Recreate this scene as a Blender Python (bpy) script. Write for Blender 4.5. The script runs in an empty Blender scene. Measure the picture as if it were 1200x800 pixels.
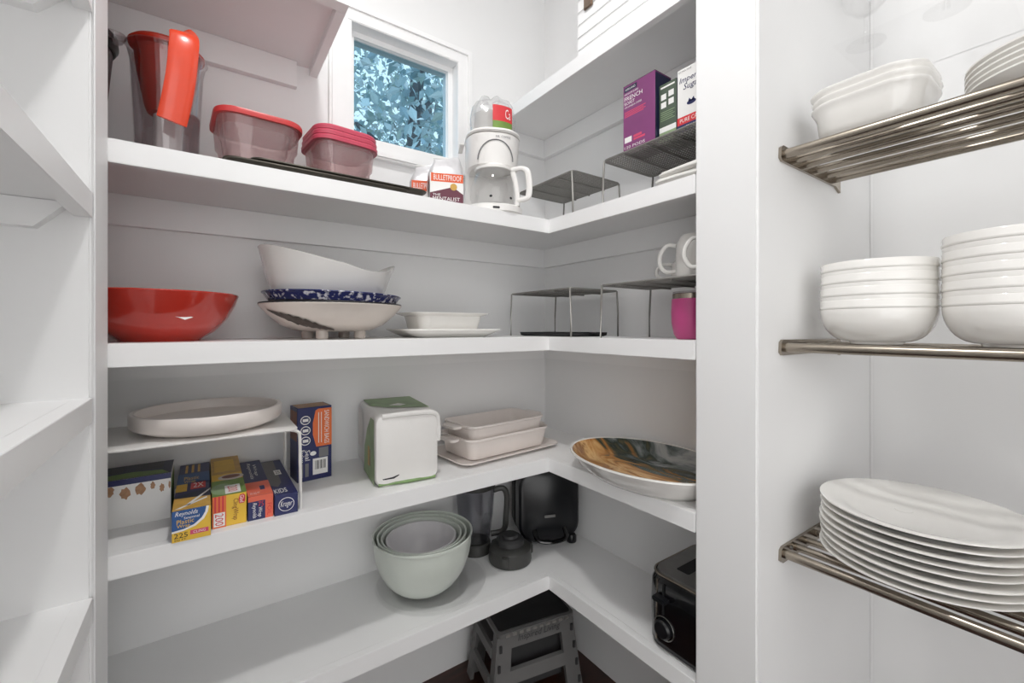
import bpy, bmesh, math, random
from mathutils import Vector, Matrix, Euler
random.seed(7)
SC = bpy.context.scene
C = SC.collection
PI = math.pi

# ------------------------------------------------------------------ camera
cd = bpy.data.cameras.new('camera'); cam = bpy.data.objects.new('camera', cd); C.objects.link(cam)
cam.location = (0, 0, 1.08)
cam.rotation_euler = (PI/2, 0, -math.atan2(.5763, .817))
cd.sensor_width = 36; cd.lens = 509/1200*36; cd.shift_y = -16.5/1200
cd.clip_start = .01
SC.camera = cam
# ------------------------------------------------------------------ world, lights, exposure
w = bpy.data.worlds.new('daylight'); SC.world = w; w.use_nodes = True
bg = w.node_tree.nodes['Background']
bg.inputs[0].default_value = (1, .998, .99, 1); bg.inputs[1].default_value = 3.25
SC.view_settings.view_transform = 'Standard'; SC.view_settings.look = 'None'
SC.cycles.transparent_max_bounces = 40; SC.cycles.max_bounces = 14; SC.cycles.diffuse_bounces = 8
SC.view_settings.gamma = 1; SC.view_settings.use_curve_mapping = False
SC.view_settings.exposure = -.52
LAMP = (.20, .40, 2.36)
LAMP_W = 11.5
# ------------------------------------------------------------------ helpers
def lin(h):
    h = h.lstrip('#'); v = [int(h[i:i+2], 16)/255 for i in (0, 2, 4)]
    return tuple(c/12.92 if c <= .04045 else ((c+.055)/1.055)**2.4 for c in v) + (1,)

def mat(name, col, rough=.5, metal=0., var=.04, vscale=30., bump=0., bscale=200., coat=0., spec=.5, stretch=None):
    m = bpy.data.materials.new(name); m.use_nodes = True
    nt = m.node_tree; b = nt.nodes['Principled BSDF']
    b.inputs['Roughness'].default_value = rough; b.inputs['Metallic'].default_value = metal
    b.inputs['Coat Weight'].default_value = coat; b.inputs['Specular IOR Level'].default_value = spec
    tc = nt.nodes.new('ShaderNodeTexCoord')
    src = tc.outputs['Object']
    if stretch:
        mp = nt.nodes.new('ShaderNodeMapping'); mp.inputs['Scale'].default_value = stretch
        nt.links.new(src, mp.inputs[0]); src = mp.outputs[0]
    n = nt.nodes.new('ShaderNodeTexNoise'); n.inputs['Scale'].default_value = vscale; n.inputs['Detail'].default_value = 3
    nt.links.new(src, n.inputs['Vector'])
    cr = nt.nodes.new('ShaderNodeValToRGB')
    c = lin(col)
    cr.color_ramp.elements[0].position = .3; cr.color_ramp.elements[1].position = .7
    cr.color_ramp.elements[0].color = tuple(x*(1-var) for x in c[:3])+(1,)
    cr.color_ramp.elements[1].color = tuple(min(1, x*(1+var)) for x in c[:3])+(1,)
    nt.links.new(n.outputs['Fac'], cr.inputs[0]); nt.links.new(cr.outputs[0], b.inputs['Base Color'])
    if bump:
        n2 = nt.nodes.new('ShaderNodeTexNoise'); n2.inputs['Scale'].default_value = bscale; n2.inputs['Detail'].default_value = 2
        nt.links.new(src, n2.inputs['Vector'])
        bp = nt.nodes.new('ShaderNodeBump'); bp.inputs['Strength'].default_value = bump; bp.inputs['Distance'].default_value = .002
        nt.links.new(n2.outputs['Fac'], bp.inputs['Height']); nt.links.new(bp.outputs[0], b.inputs['Normal'])
    return m

def clear(name, col, tint=.95, gloss=.12, body=0., bodycol=None, rough=.05, edge=.5):
    """thin clear plastic or glass: see-through, with a sheen and an optional milky body"""
    m = bpy.data.materials.new(name); m.use_nodes = True; nt = m.node_tree
    for n in list(nt.nodes): nt.nodes.remove(n)
    out = nt.nodes.new('ShaderNodeOutputMaterial')
    tr = nt.nodes.new('ShaderNodeBsdfTransparent'); c = lin(col); tr.inputs[0].default_value = tuple(x*tint for x in c[:3])+(1,)
    gl = nt.nodes.new('ShaderNodeBsdfGlossy'); gl.inputs['Roughness'].default_value = rough
    lw = nt.nodes.new('ShaderNodeLayerWeight'); lw.inputs[0].default_value = edge*.5
    mp = nt.nodes.new('ShaderNodeMath'); mp.operation = 'MULTIPLY_ADD'
    nt.links.new(lw.outputs['Facing'], mp.inputs[0]); mp.inputs[1].default_value = gloss*2; mp.inputs[2].default_value = gloss*.25
    mp.use_clamp = True
    base = tr.outputs[0]
    if body:
        df = nt.nodes.new('ShaderNodeBsdfDiffuse'); df.inputs[0].default_value = lin(bodycol or col)
        tl = nt.nodes.new('ShaderNodeBsdfTranslucent'); tl.inputs[0].default_value = lin(bodycol or col)
        m1 = nt.nodes.new('ShaderNodeMixShader'); m1.inputs[0].default_value = .5
        nt.links.new(df.outputs[0], m1.inputs[1]); nt.links.new(tl.outputs[0], m1.inputs[2])
        m2 = nt.nodes.new('ShaderNodeMixShader'); m2.inputs[0].default_value = body
        nt.links.new(tr.outputs[0], m2.inputs[1]); nt.links.new(m1.outputs[0], m2.inputs[2]); base = m2.outputs[0]
    mx = nt.nodes.new('ShaderNodeMixShader')
    nt.links.new(mp.outputs[0], mx.inputs[0]); nt.links.new(base, mx.inputs[1]); nt.links.new(gl.outputs[0], mx.inputs[2])
    nt.links.new(mx.outputs[0], out.inputs[0])
    return m

def mk(name, verts, faces, m, parent=None, smooth=True, ang=35):
    me = bpy.data.meshes.new(name); me.from_pydata([tuple(v) for v in verts], [], faces)
    bm = bmesh.new(); bm.from_mesh(me); bmesh.ops.recalc_face_normals(bm, faces=bm.faces); bm.to_mesh(me); bm.free()
    return fin(name, me, m, parent, smooth, ang)

def fin(name, me, m, parent=None, smooth=True, ang=35):
    me.materials.append(m)
    if smooth:
        me.polygons.foreach_set('use_smooth', [True]*len(me.polygons)); me.set_sharp_from_angle(angle=math.radians(ang))
    o = bpy.data.objects.new(name, me); C.objects.link(o)
    if parent: o.parent = parent
    return o

def thing(name, label, cat, loc=(0, 0, 0), rz=0., group=None):
    o = bpy.data.objects.new(name, None); C.objects.link(o); o.empty_display_size = .02
    o.location = loc; o.rotation_euler = (0, 0, rz); o['label'] = label; o['category'] = cat
    if group: o['group'] = group
    return o
def tag(o, label, cat, group=None):
    o['label'] = label; o['category'] = cat
    if group: o['group'] = group
    return o
def struct(o): o['kind'] = 'structure'; return o

def dup(root, loc, label=None, rz=None, group=None):
    r = root.copy(); C.objects.link(r); r.location = loc
    if rz is not None: r.rotation_euler = (0, 0, rz)
    if label: r['label'] = label
    if group: r['group'] = group
    for ch in list(root.children):
        c = ch.copy(); C.objects.link(c); c.parent = r
        for g in ch.children:
            d = g.copy(); C.objects.link(d); d.parent = c
    return r

class MB:                                   # joins simple shapes into ONE part
    def __init__(s): s.v = []; s.f = []
    def add(s, v, f):
        n = len(s.v); s.v += [tuple(p) for p in v]; s.f += [tuple(i+n for i in q) for q in f]
    def build(s, name, m, parent=None, smooth=True, ang=35): return mk(name, s.v, s.f, m, parent, smooth, ang)

def boxd(x0, y0, z0, x1, y1, z1):
    v = [(x, y, z) for z in (z0, z1) for y in (y0, y1) for x in (x0, x1)]
    return v, [(0, 2, 3, 1), (4, 5, 7, 6), (0, 1, 5, 4), (2, 6, 7, 3), (0, 4, 6, 2), (1, 3, 7, 5)]
def box(name, a, b, m, parent=None, bev=.0, seg=2):
    v, f = boxd(*a, *b)
    me = bpy.data.meshes.new(name); me.from_pydata(v, [], f)
    bm = bmesh.new(); bm.from_mesh(me); bmesh.ops.recalc_face_normals(bm, faces=bm.faces)
    if bev: bmesh.ops.bevel(bm, geom=list(bm.edges), offset=bev, segments=seg, affect='EDGES', clamp_overlap=True)
    bm.to_mesh(me); bm.free()
    return fin(name, me, m, parent, bool(bev), 40)

def loft(rings, cap0=True, cap1=True):
    n = len(rings[0]); v = [p for r in rings for p in r]; f = []
    for k in range(len(rings)-1):
        for i in range(n):
            j = (i+1) % n; f.append((k*n+i, k*n+j, (k+1)*n+j, (k+1)*n+i))
    if cap0: f.append(tuple(range(n)))
    if cap1: f.append(tuple((len(rings)-1)*n+i for i in range(n)))
    return v, f
def circ(r, z, n=48, sx=1, sy=1, cx=0, cy=0):
    return [(cx+r*sx*math.cos(2*PI*i/n), cy+r*sy*math.sin(2*PI*i/n), z) for i in range(n)]
def rr(hx, hy, r, z, n=6, cx=0, cy=0):
    r = min(r, hx-1e-4, hy-1e-4); p = []
    for k, (sx, sy) in enumerate(((1, 1), (-1, 1), (-1, -1), (1, -1))):
        for i in range(n+1):
            a = PI/2*(k+i/n); p.append((cx+sx*(hx-r)+r*math.cos(a), cy+sy*(hy-r)+r*math.sin(a), z))
    return p
def lathe(name, prof, m, parent=None, n=48, sx=1, sy=1, cap0=True, cap1=True, ang=35, off=(0, 0, 0)):
    v, f = loft([[(p[0]+off[0], p[1]+off[1], p[2]+off[2]) for p in circ(max(r, 1e-4), z, n, sx, sy)] for r, z in prof], cap0, cap1)
    return mk(name, v, f, m, parent, True, ang)
def rloft(name, prof, m, parent=None, n=6, cap0=True, cap1=True, ang=35, off=(0, 0)):
    v, f = loft([rr(hx, hy, r, z, n, *off) for hx, hy, r, z in prof], cap0, cap1)
    return mk(name, v, f, m, parent, True, ang)
def spline(pts, n=6):
    P = [Vector(p) for p in pts]; out = []
    for i in range(len(P)-1):
        a = P[max(i-1, 0)]; b = P[i]; c = P[i+1]; d = P[min(i+2, len(P)-1)]
        for k in range(n):
            t = k/n; out.append(.5*((2*b)+(c-a)*t+(2*a-5*b+4*c-d)*t*t+(3*b-a-3*c+d)*t**3))
    out.append(P[-1]); return out
def tubed(pts, r, n=8, ry=None, up=(0, 0, 1), closed=False):
    """sweep an ellipse (r along the side, ry along the other way) along a path"""
    P = [Vector(p) for p in pts]; rings = []; N = len(P); ry = ry or r
    U = Vector(up)
    for i, p in enumerate(P):
        t = (P[(i+1) % N]-P[i-1]) if closed else (P[min(i+1, N-1)]-P[max(i-1, 0)])
        t.normalize(); s = t.cross(U)
        if s.length < 1e-3: s = t.cross(Vector((1, 0, 0))) if abs(t.x) < .9 else t.cross(Vector((0, 1, 0)))
        s.normalize(); q = s.cross(t).normalized()
        rings.append([p+s*r*math.cos(2*PI*k/n)+q*ry*math.sin(2*PI*k/n) for k in range(n)])
    if closed:
        v = [x for g in rings for x in g]; f = []
        for k in range(N):
            for i in range(n):
                j = (i+1) % n; k2 = (k+1) % N; f.append((k*n+i, k*n+j, k2*n+j, k2*n+i))
        return v, f
    return loft(rings)
def tube(name, pts, r, m, parent=None, n=8, ry=None, up=(0, 0, 1), closed=False):
    v, f = tubed(pts, r, n, ry, up, closed); return mk(name, v, f, m, parent, True, 50)
def plate_poly(name, pts, h, m, parent=None, frame=None):
    """flat polygon with a thickness h; frame maps (u,v,w) to local space"""
    n = len(pts); F = frame or (lambda a, b, c: (a, b, c))
    v = [F(a, b, 0) for a, b in pts]+[F(a, b, h) for a, b in pts]
    f = [tuple(range(n)), tuple(range(n, 2*n))]+[(i, (i+1) % n, n+(i+1) % n, n+i) for i in range(n)]
    return mk(name, v, f, m, parent, False)

# --- printing on faces -------------------------------------------------------
class Face:
    """a printed side of a box: O corner, U and V edges (lower left, along, up), N out"""
    def __init__(s, O, U, V):
        s.O = Vector(O); s.U = Vector(U); s.V = Vector(V); s.N = s.U.cross(s.V).normalized()
    def p(s, u, v, w=0.): return s.O+s.U*u+s.V*v+s.N*w
def box_face(w, d, h, side):
    if side == 'front': return Face((-w/2, -d/2, 0), (w, 0, 0), (0, 0, h))
    if side == 'top': return Face((-w/2, -d/2, h), (w, 0, 0), (0, d, 0))
    if side == 'left': return Face((-w/2, d/2, 0), (0, -d, 0), (0, 0, h))
    if side == 'right': return Face((w/2, -d/2, 0), (0, d, 0), (0, 0, h))
PANELS = {}
def host(fc, parent, rect):
    for (nm, O, U, V, r, o) in reversed(PANELS.get(parent.name, [])):
        if fc is not None and (fc.O-O).length < 1e-6 and (fc.U-U).length < 1e-6 and r[0]-.01 <= rect[0] and r[1]-.01 <= rect[1] and r[2]+.01 >= rect[2] and r[3]+.01 >= rect[3]: return o
    return parent
def printp(fc, pts, m, parent, name='print', lvl=1):
    if len(pts) == 4 and not hasattr(pts[0], '__len__'):
        u0, v0, u1, v1 = pts; pts = [(u0, v0), (u1, v0), (u1, v1), (u0, v1)]
    v = [fc.p(a, b, .00025*lvl) for a, b in pts]
    us = [a for a, b in pts]; vs = [b for a, b in pts]; rect = (min(us), min(vs), max(us), max(vs))
    h = host(fc, parent, rect); o = mk(name, v, [tuple(range(len(v)))], m, h, False)
    if h is parent: PANELS.setdefault(parent.name, []).append((name, fc.O, fc.U, fc.V, rect, o))
    return o
def ell(cu, cv, ru, rv, n=24, a0=0, a1=2*PI):
    return [(cu+ru*math.cos(a0+(a1-a0)*i/n), cv+rv*math.sin(a0+(a1-a0)*i/n)) for i in range(n)]
def text_mesh(s, italic=False):
    cu = bpy.data.curves.new('lettering', 'FONT'); cu.body = s; cu.resolution_u = 2
    if italic: cu.shear = .25
    o = bpy.data.objects.new('lettering', cu); C.objects.link(o)
    dg = bpy.context.evaluated_depsgraph_get()
    me = bpy.data.meshes.new_from_object(o.evaluated_get(dg)); bpy.data.objects.remove(o); bpy.data.curves.remove(cu)
    return me
def text(fc, s, rect, m, parent, rot=0, lvl=2, italic=False, bold=0., warp=None):
    me = text_mesh(s, italic)
    if not len(me.vertices): return
    xs = [v.co.x for v in me.vertices]; ys = [v.co.y for v in me.vertices]
    x0, x1, y0, y1 = min(xs), max(xs), min(ys), max(ys)
    u0, v0, u1, v1 = rect
    me.materials.clear()
    for v in me.vertices:
        a = (v.co.x-x0)/(x1-x0); b = (v.co.y-y0)/max(y1-y0, 1e-6)
        if rot == 90: a, b = 1-b, a
        elif rot == -90: a, b = b, 1-a
        elif rot == 180: a, b = 1-a, 1-b
        u = u0+(u1-u0)*a; vv = v0+(v1-v0)*b
        v.co = warp(u, vv) if warp else fc.p(u, vv, .00025*lvl)
    return fin('lettering', me, m, host(fc, parent, rect) if fc is not None else parent, False)

# ------------------------------------------------------------------ materials
M = {}
M['wall'] = mat('wall_paint', '#ebebeb', .55, var=.012, vscale=3, bump=.06, bscale=90)
M['shelf'] = mat('shelf_paint', '#efefef', .42, var=.012, vscale=6, bump=.03, bscale=120)
M['trim'] = mat('trim_paint', '#f1f1f1', .35, var=.01)
M['ceil'] = mat('ceiling_paint', '#eeeeee', .7, var=.01)
M['floor'] = mat('dark_wood', '#3a1d14', .35, var=.35, vscale=6, stretch=(1, 12, 1), bump=.1)
M['china'] = mat('white_china', '#e9e7e3', .12, var=.008, coat=.4)
M['stone'] = mat('warm_white_stoneware', '#e2dad5', .3, var=.01)
M['cream'] = mat('cream_enamel', '#d9d0c8', .25, var=.02)
M['mint'] = mat('pale_mint_melamine', '#d2d8d0', .28, var=.01)
M['lilac'] = mat('pale_grey_melamine', '#dcdadc', .3, var=.01)
M['red_glaze'] = mat('red_glaze', '#b23226', .16, var=.06, vscale=12, coat=.5)
M['dark_leaf'] = mat('dark_leaf_paint', '#4a423d', .4, var=.35, vscale=120)
M['steel'] = mat('brushed_steel', '#a0978b', .26, 1., var=.08, vscale=40)
M['steel_dark'] = mat('satin_steel', '#9b9a98', .35, 1., var=.08)
M['wire'] = mat('grey_wire', '#85837f', .42, .35, var=.05)
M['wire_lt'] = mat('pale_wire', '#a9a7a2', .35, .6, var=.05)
M['pan'] = mat('dark_bakeware', '#4c4841', .35, .6, var=.12)
M['black'] = mat('black_plastic', '#16171a', .28, var=.1)
M['black_gloss'] = mat('black_gloss', '#0d0d0f', .12, var=.05, coat=.5)
M['black_matte'] = mat('black_matte', '#1c1c1d', .6, var=.15, bump=.2)
M['charcoal'] = mat('charcoal_plastic', '#3d3d3b', .4, var=.06)
M['grey_pl'] = mat('grey_plastic', '#6e6d6c', .5, var=.03)
M['dgrey_pl'] = mat('dark_grey_plastic', '#39393a', .55, var=.05)
M['white_pl'] = mat('white_plastic', '#e8e6e3', .3, var=.01)
M['print_white'] = mat('print_white', '#e9e8e6', .5, var=.0)
M['print_grey'] = mat('print_grey', '#77777a', .5, var=.0)
M['print_black'] = mat('print_black', '#1b1a20', .5, var=.0)
M['navy'] = mat('carton_navy', '#22285a', .4, var=.05)
M['navy2'] = mat('carton_dark_navy', '#161d3c', .4, var=.08)
M['blue'] = mat('carton_blue', '#1d4f8c', .4, var=.06)
M['yellow'] = mat('carton_yellow', '#e3b83a', .4, var=.05)
M['gold'] = mat('carton_gold', '#c69b45', .4, var=.12, vscale=60)
M['orange'] = mat('carton_orange', '#e2713a', .4, var=.05)
M['salmon'] = mat('carton_salmon', '#e0694f', .4, var=.05)
M['redp'] = mat('print_red', '#d0343a', .4, var=.04)
M['pink'] = mat('print_pink', '#d0486a', .4, var=.03)
M['tan'] = mat('print_tan', '#a47c5c', .5, var=.2, vscale=150)
M['green'] = mat('print_green', '#6d8b3f', .4, var=.15, vscale=60)
M['green_p'] = mat('pack_green', '#7d9a64', .35, var=.2, vscale=25)
M['darkpic'] = mat('print_dark_picture', '#22242a', .4, var=.6, vscale=40)
M['brown'] = mat('print_brown', '#7b4026', .4, var=.2, vscale=90)
M['purple'] = mat('carton_purple', '#7e3b70', .4, var=.08, vscale=10)
M['gdark'] = mat('carton_dark_green', '#4d5a4c', .45, var=.08)
M['gpale'] = mat('carton_pale_green', '#8aa07a', .45, var=.08)
M['maroon'] = mat('print_maroon', '#5e2336', .4, var=.05)
M['bagorange'] = mat('print_orange', '#dd5a2c', .4, var=.04)
M['wrap_white'] = mat('white_film', '#e2e0dd', .3, var=.02, vscale=12, bump=.25, bscale=40)
M['foilbag'] = mat('silver_bag', '#c9c8ca', .28, .25, var=.08, vscale=40, bump=.6, bscale=50)
M['redlid'] = mat('red_lid', '#c23a3a', .35, var=.03)
M['pinklid'] = mat('rose_lid', '#c44a60', .35, var=.03)
M['redpl'] = mat('red_orange_plastic', '#dc4526', .25, var=.03, coat=.3)
M['magenta'] = mat('magenta_enamel', '#b8487f', .35, var=.03)
M['cloth'] = mat('white_cotton', '#dcdad6', .9, var=.03, bump=.5, bscale=300)
M['brass'] = mat('bronze_metal', '#8d7b6d', .35, .8, var=.2)
M['bark'] = mat('bark', '#5a5f66', .9, var=.3)
M['soil'] = mat('soil', '#5e6253', .9, var=.3)
M['clear'] = clear('clear_plastic', '#f4f1f2', .97, .22)
M['glass'] = clear('clear_glass', '#ffffff', .993, .07, rough=.02)
M['crystal'] = clear('crystal_glass', '#ffffff', .997, .12, rough=.02)
M['acrylic'] = clear('clear_acrylic', '#ffffff', .995, .02)
M['smoke'] = clear('smoky_plastic', '#ececee', .97, .14)
M['mauve'] = clear('mauve_plastic', '#b9a3a8', .85, .14, body=.12, bodycol='#85717a')
M['tub'] = clear('milky_tub', '#fdf6f6', .99, .14, body=.13, bodycol='#fff6f6')
M['redclear'] = clear('red_clear_plastic', '#e88878', .85, .12, body=.8, bodycol='#e2452f')
M['pane'] = clear('window_glass', '#cfe3ee', .9, .06, rough=.01)
M['bagclear'] = clear('clear_bag', '#ffffff', .95, .2, body=.25, bodycol='#f4f4f4', rough=.15)

def island_mat(name, cols, rough=.7):
    m = bpy.data.materials.new(name); m.use_nodes = True; nt = m.node_tree; b = nt.nodes['Principled BSDF']
    g = nt.nodes.new('ShaderNodeNewGeometry'); cr = nt.nodes.new('ShaderNodeValToRGB')
    e = cr.color_ramp.elements
    while len(e) < len(cols): e.new(.5)
    for i, c in enumerate(cols): e[i].position = i/(len(cols)-1); e[i].color = lin(c)
    nt.links.new(g.outputs['Random Per Island'], cr.inputs[0]); nt.links.new(cr.outputs[0], b.inputs['Base Color'])
    b.inputs['Roughness'].default_value = rough
    return m
M['leaf'] = island_mat('blue_green_leaves', ['#7d9aa0', '#a9c4cc', '#cfe0e6', '#9db5ac', '#e6eff2', '#8fb0bf'])

def speckle_mat():
    m = bpy.data.materials.new('blue_spatter_enamel'); m.use_nodes = True; nt = m.node_tree; b = nt.nodes['Principled BSDF']
    tc = nt.nodes.new('ShaderNodeTexCoord'); n = nt.nodes.new('ShaderNodeTexNoise'); n.inputs['Scale'].default_value = 95; n.inputs['Detail'].default_value = 4
    cr = nt.nodes.new('ShaderNodeValToRGB'); e = cr.color_ramp.elements
    e[0].position = .54; e[0].color = lin('#2a3063'); e[1].position = .64; e[1].color = lin('#d9d8e0')
    nt.links.new(tc.outputs['Object'], n.inputs['Vector']); nt.links.new(n.outputs['Fac'], cr.inputs[0]); nt.links.new(cr.outputs[0], b.inputs['Base Color'])
    b.inputs['Roughness'].default_value = .2; return m
M['spatter'] = speckle_mat()

def swirl_mat():
    """brown, ochre, grey and dark green glaze brushed across the platter"""
    m = bpy.data.materials.new('swirled_glaze'); m.use_nodes = True; nt = m.node_tree; b = nt.nodes['Principled BSDF']
    tc = nt.nodes.new('ShaderNodeTexCoord')
    sp = nt.nodes.new('ShaderNodeSeparateXYZ'); nt.links.new(tc.outputs['Object'], sp.inputs[0])
    n = nt.nodes.new('ShaderNodeTexNoise'); n.inputs['Scale'].default_value = 9; n.inputs['Detail'].default_value = 6; n.inputs['Distortion'].default_value = 2.2
    mp = nt.nodes.new('ShaderNodeMapping'); mp.inputs['Rotation'].default_value = (0, 0, -.25); mp.inputs['Scale'].default_value = (2.2, .7, 1)
    nt.links.new(tc.outputs['Object'], mp.inputs[0]); nt.links.new(mp.outputs[0], n.inputs['Vector'])
    # position across the dish: low = near the front edge, high = back
    ma = nt.nodes.new('ShaderNodeMath'); ma.operation = 'MULTIPLY_ADD'; nt.links.new(sp.outputs['X'], ma.inputs[0]); ma.inputs[1].default_value = 2.6; ma.inputs[2].default_value = .26
    mb = nt.nodes.new('ShaderNodeMath'); mb.operation = 'MULTIPLY_ADD'; nt.links.new(sp.outputs['Y'], mb.inputs[0]); mb.inputs[1].default_value = -.22; nt.links.new(ma.outputs[0], mb.inputs[2])
    mc = nt.nodes.new('ShaderNodeMath'); mc.operation = 'MULTIPLY_ADD'; nt.links.new(n.outputs['Fac'], mc.inputs[0]); mc.inputs[1].default_value = .9; nt.links.new(mb.outputs[0], mc.inputs[2])
    md = nt.nodes.new('ShaderNodeMath'); md.operation = 'SUBTRACT'; nt.links.new(mc.outputs[0], md.inputs[0]); md.inputs[1].default_value = .32
    cr = nt.nodes.new('ShaderNodeValToRGB'); e = cr.color_ramp.elements
    stops = [(0, '#c9a06a'), (.18, '#8d5f36'), (.3, '#d6ad74'), (.42, '#b07a43'), (.5, '#5d5a45'), (.57, '#38423b'), (.66, '#6f7877'), (.76, '#a9acab'), (1, '#cbc8c4')]
    while len(e) < len(stops): e.new(.5)
    for i, (p, c) in enumerate(stops): e[i].position = p; e[i].color = lin(c)
    nt.links.new(md.outputs[0], cr.inputs[0]); nt.links.new(cr.outputs[0], b.inputs['Base Color'])
    b.inputs['Roughness'].default_value = .18; return m
M['swirl'] = swirl_mat()

# ------------------------------------------------------------------ setting
XL, XB, YA = -.40, 1.02, 1.237          # left wall, right wall, window wall
FA, FB = .93, .782                      # front edges of the shelves along the two walls
S0, S1, S2, S3, S4 = 1.697+.08, 1.3805, 1.054, .716, .3875
CEIL = 2.44
struct(box('floor', (-1.2, -1.75, -.05), (1.5, 1.35, 0), M['floor']))
struct(box('ceiling', (-1.2, -1.75, CEIL), (1.5, 1.35, CEIL+.05), M['ceil']))
struct(box('wall_left', (XL-.1, -.3, 0), (XL, YA+.1, CEIL), M['wall']))
struct(box('wall_right', (XB, .385, 0), (XB+.1, YA+.1, CEIL), M['wall']))
struct(box('wall_recess', (1.354, -.56, 0), (1.454, .385, CEIL), M['wall']))
# window wall with an opening
WX0, WX1, WZ0, WZ1 = .318, .660, 1.600, 1.925
wb = MB()
for a in (((XL, YA, 0), (WX0, YA+.1, CEIL)), ((WX1, YA, 0), (XB+.1, YA+.1, CEIL)), ((WX0, YA, 0), (WX1, YA+.1, WZ0)), ((WX0, YA, WZ1), (WX1, YA+.1, CEIL))):
    wb.add(*boxd(*a[0], *a[1]))
struct(wb.build('wall_back', M['wall'], smooth=False))
# return walls: the stub left of the shelves and the pier right of them
struct(box('wall_return', (XL, .814, 0), (-.126, FA, CEIL), M['wall'], bev=.004))
struct(box('wall_pier', (FB, .3695, 0), (FB+.018, .488, CEIL), M['wall'], bev=.004))
struct(box('wall_stub', (FB+.012, .3697, 0), (1.354, .388, CEIL), M['wall']))
struct(box('trim_2', (1.350, .364, 0), (1.354, .3695, CEIL), M['trim'], bev=.0015))
struct(box('trim_1', (-.1262, .814, 0), (-.1235, .832, CEIL), M['wall'], bev=.002))
# end wall of the recess, behind the photographer's right shoulder
struct(box('wall_end', (.865, -.58, 0), (1.354, -.56, CEIL), M['wall']))

struct(box('fill_blocker', (.45, -1.7, 0), (1.5, -1.6, CEIL), M['wall']))  # unseen slab added behind the camera to cut the frontal fill light
# window
wn = bpy.data.objects.new('window_1', None); C.objects.link(wn); wn['kind'] = 'structure'
def frame_rect(name, x0, x1, z0, z1, wd, y0, y1, m, par, bev=.003, wl=None):
    wl = wl or wd
    mb = MB()
    for a in ((x0, z0, x0+wl, z1), (x1-wd, z0, x1, z1), (x0+wl, z0, x1-wd, z0+wd), (x0+wl, z1-wd, x1-wd, z1)):
        mb.add(*boxd(a[0], y0, a[1], a[2], y1, a[3]))
    return mb.build(name, m, par, False)
frame_rect('casing', .268, .703, 1.557, 1.967, .048, YA-.018, YA, M['trim'], wn)
frame_rect('casing_bead', .274, .697, 1.563, 1.961, .012, YA-.024, YA-.018, M['trim'], wn)
frame_rect('jamb', WX0-.004, WX1+.004, WZ0-.004, WZ1+.004, .012, YA-.016, YA+.09, M['trim'], wn)
frame_rect('sash', WX0+.006, WX1-.006, WZ0+.006, WZ1-.006, .018, YA+.022, YA+.055, M['trim'], wn)
frame_rect('sash_step', WX0+.021, WX1-.021, WZ0+.021, WZ1-.021, .004, YA+.03, YA+.046, M['trim'], wn)
box('pane', (WX0+.022, YA+.036, WZ0+.022), (WX1-.022, YA+.04, WZ1-.022), M['pane'], wn)

# ceiling lamp (out of frame, straight above)
lt = thing('ceiling_lamp', 'round white flush ceiling lamp above the pantry floor', 'lamp', (LAMP[0], LAMP[1], CEIL))
lathe('lamp_base', [(.09, 0), (.09, -.02), (.082, -.03)], M['white_pl'], lt)
em = bpy.data.materials.new('lamp_glow'); em.use_nodes = True
eb = em.node_tree.nodes['Principled BSDF']; eb.inputs['Emission Color'].default_value = (1, .97, .92, 1); eb.inputs['Emission Strength'].default_value = 6
lathe('lamp_shade', [(.078, -.031), (.07, -.05), (.045, -.062), (.001, -.066)], em, lt)
ld = bpy.data.lights.new('lamp_light', 'AREA'); ld.shape = 'DISK'; ld.size = .13; ld.energy = LAMP_W; ld.color = (1, .993, .98)
lo = bpy.data.objects.new('lamp_light', ld); C.objects.link(lo); lo.location = (0, 0, -.072); lo.parent = lt

# ------------------------------------------------------------------ the fixed shelves
def lshelf(z, label):
    t = thing('pantry_shelf', label, 'shelf', (0, 0, z))
    # local z: top of the shelf is 0
    a = .019
    P = [(XL, FA+a), (FB+a, FA+a), (FB+a, .389), (XB, .389), (XB, YA), (XL, YA)]
    plate_poly('board', P, -.02, M['shelf'], t)
    box('fascia', (XL, FA, -.038), (FB, FA+a, 0), M['shelf'], t, .0007)
    box('fascia', (FB, .4885, -.038), (FB+a-.0005, FA+a, 0), M['shelf'], t, .0007)
    box('cleat', (XL, YA-.019, -.085), (XB, YA, -.0205), M['shelf'], t, .0007)
    box('cleat', (XB-.019, .389, -.085), (XB, YA-.0195, -.0205), M['shelf'], t, .0007)
    return t
lshelf(S1, 'white corner shelf carrying the coffee maker and red-lidded food tubs')
lshelf(S2, 'white corner shelf at eye level carrying the red bowl and white footed bowl')
lshelf(S3, 'white corner shelf carrying the wrap boxes, napkin pack and painted platter')
lshelf(S4, 'lowest white corner shelf carrying the nested mixing bowls and toaster')
t = thing('pantry_shelf', 'short white top shelf left of the window', 'shelf', (0, 0, S0))
box('board', (XL, FA+.019, -.082), (.222, YA, -.062), M['shelf'], t)
box('fascia', (XL, FA-.01, -.1), (.241, FA+.009+.01, -.062), M['shelf'], t, .0007)
box('fascia', (.222, FA+.0195, -.1), (.241, YA, -.062), M['shelf'], t, .0007)
box('cleat', (XL, YA-.019, -.147), (.19, YA, -.0825), M['shelf'], t, .0007)
t.location.z += .062
S0T = S0
t = thing('pantry_shelf', 'white top shelf along the right wall above the purple coffee box', 'shelf', (0, 0, S0))
box('board', (FB+.019, .389, -.02), (XB, YA, 0), M['shelf'], t)
box('fascia', (FB, .4885, -.038), (FB+.0188, YA, 0), M['shelf'], t, .0007)
box('cleat', (FB+.02, YA-.019, -.085), (XB, YA, -.0205), M['shelf'], t, .0007)
box('cleat', (XB-.019, .389, -.085), (XB, YA-.0195, -.0205), M['shelf'], t, .0007)

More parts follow.
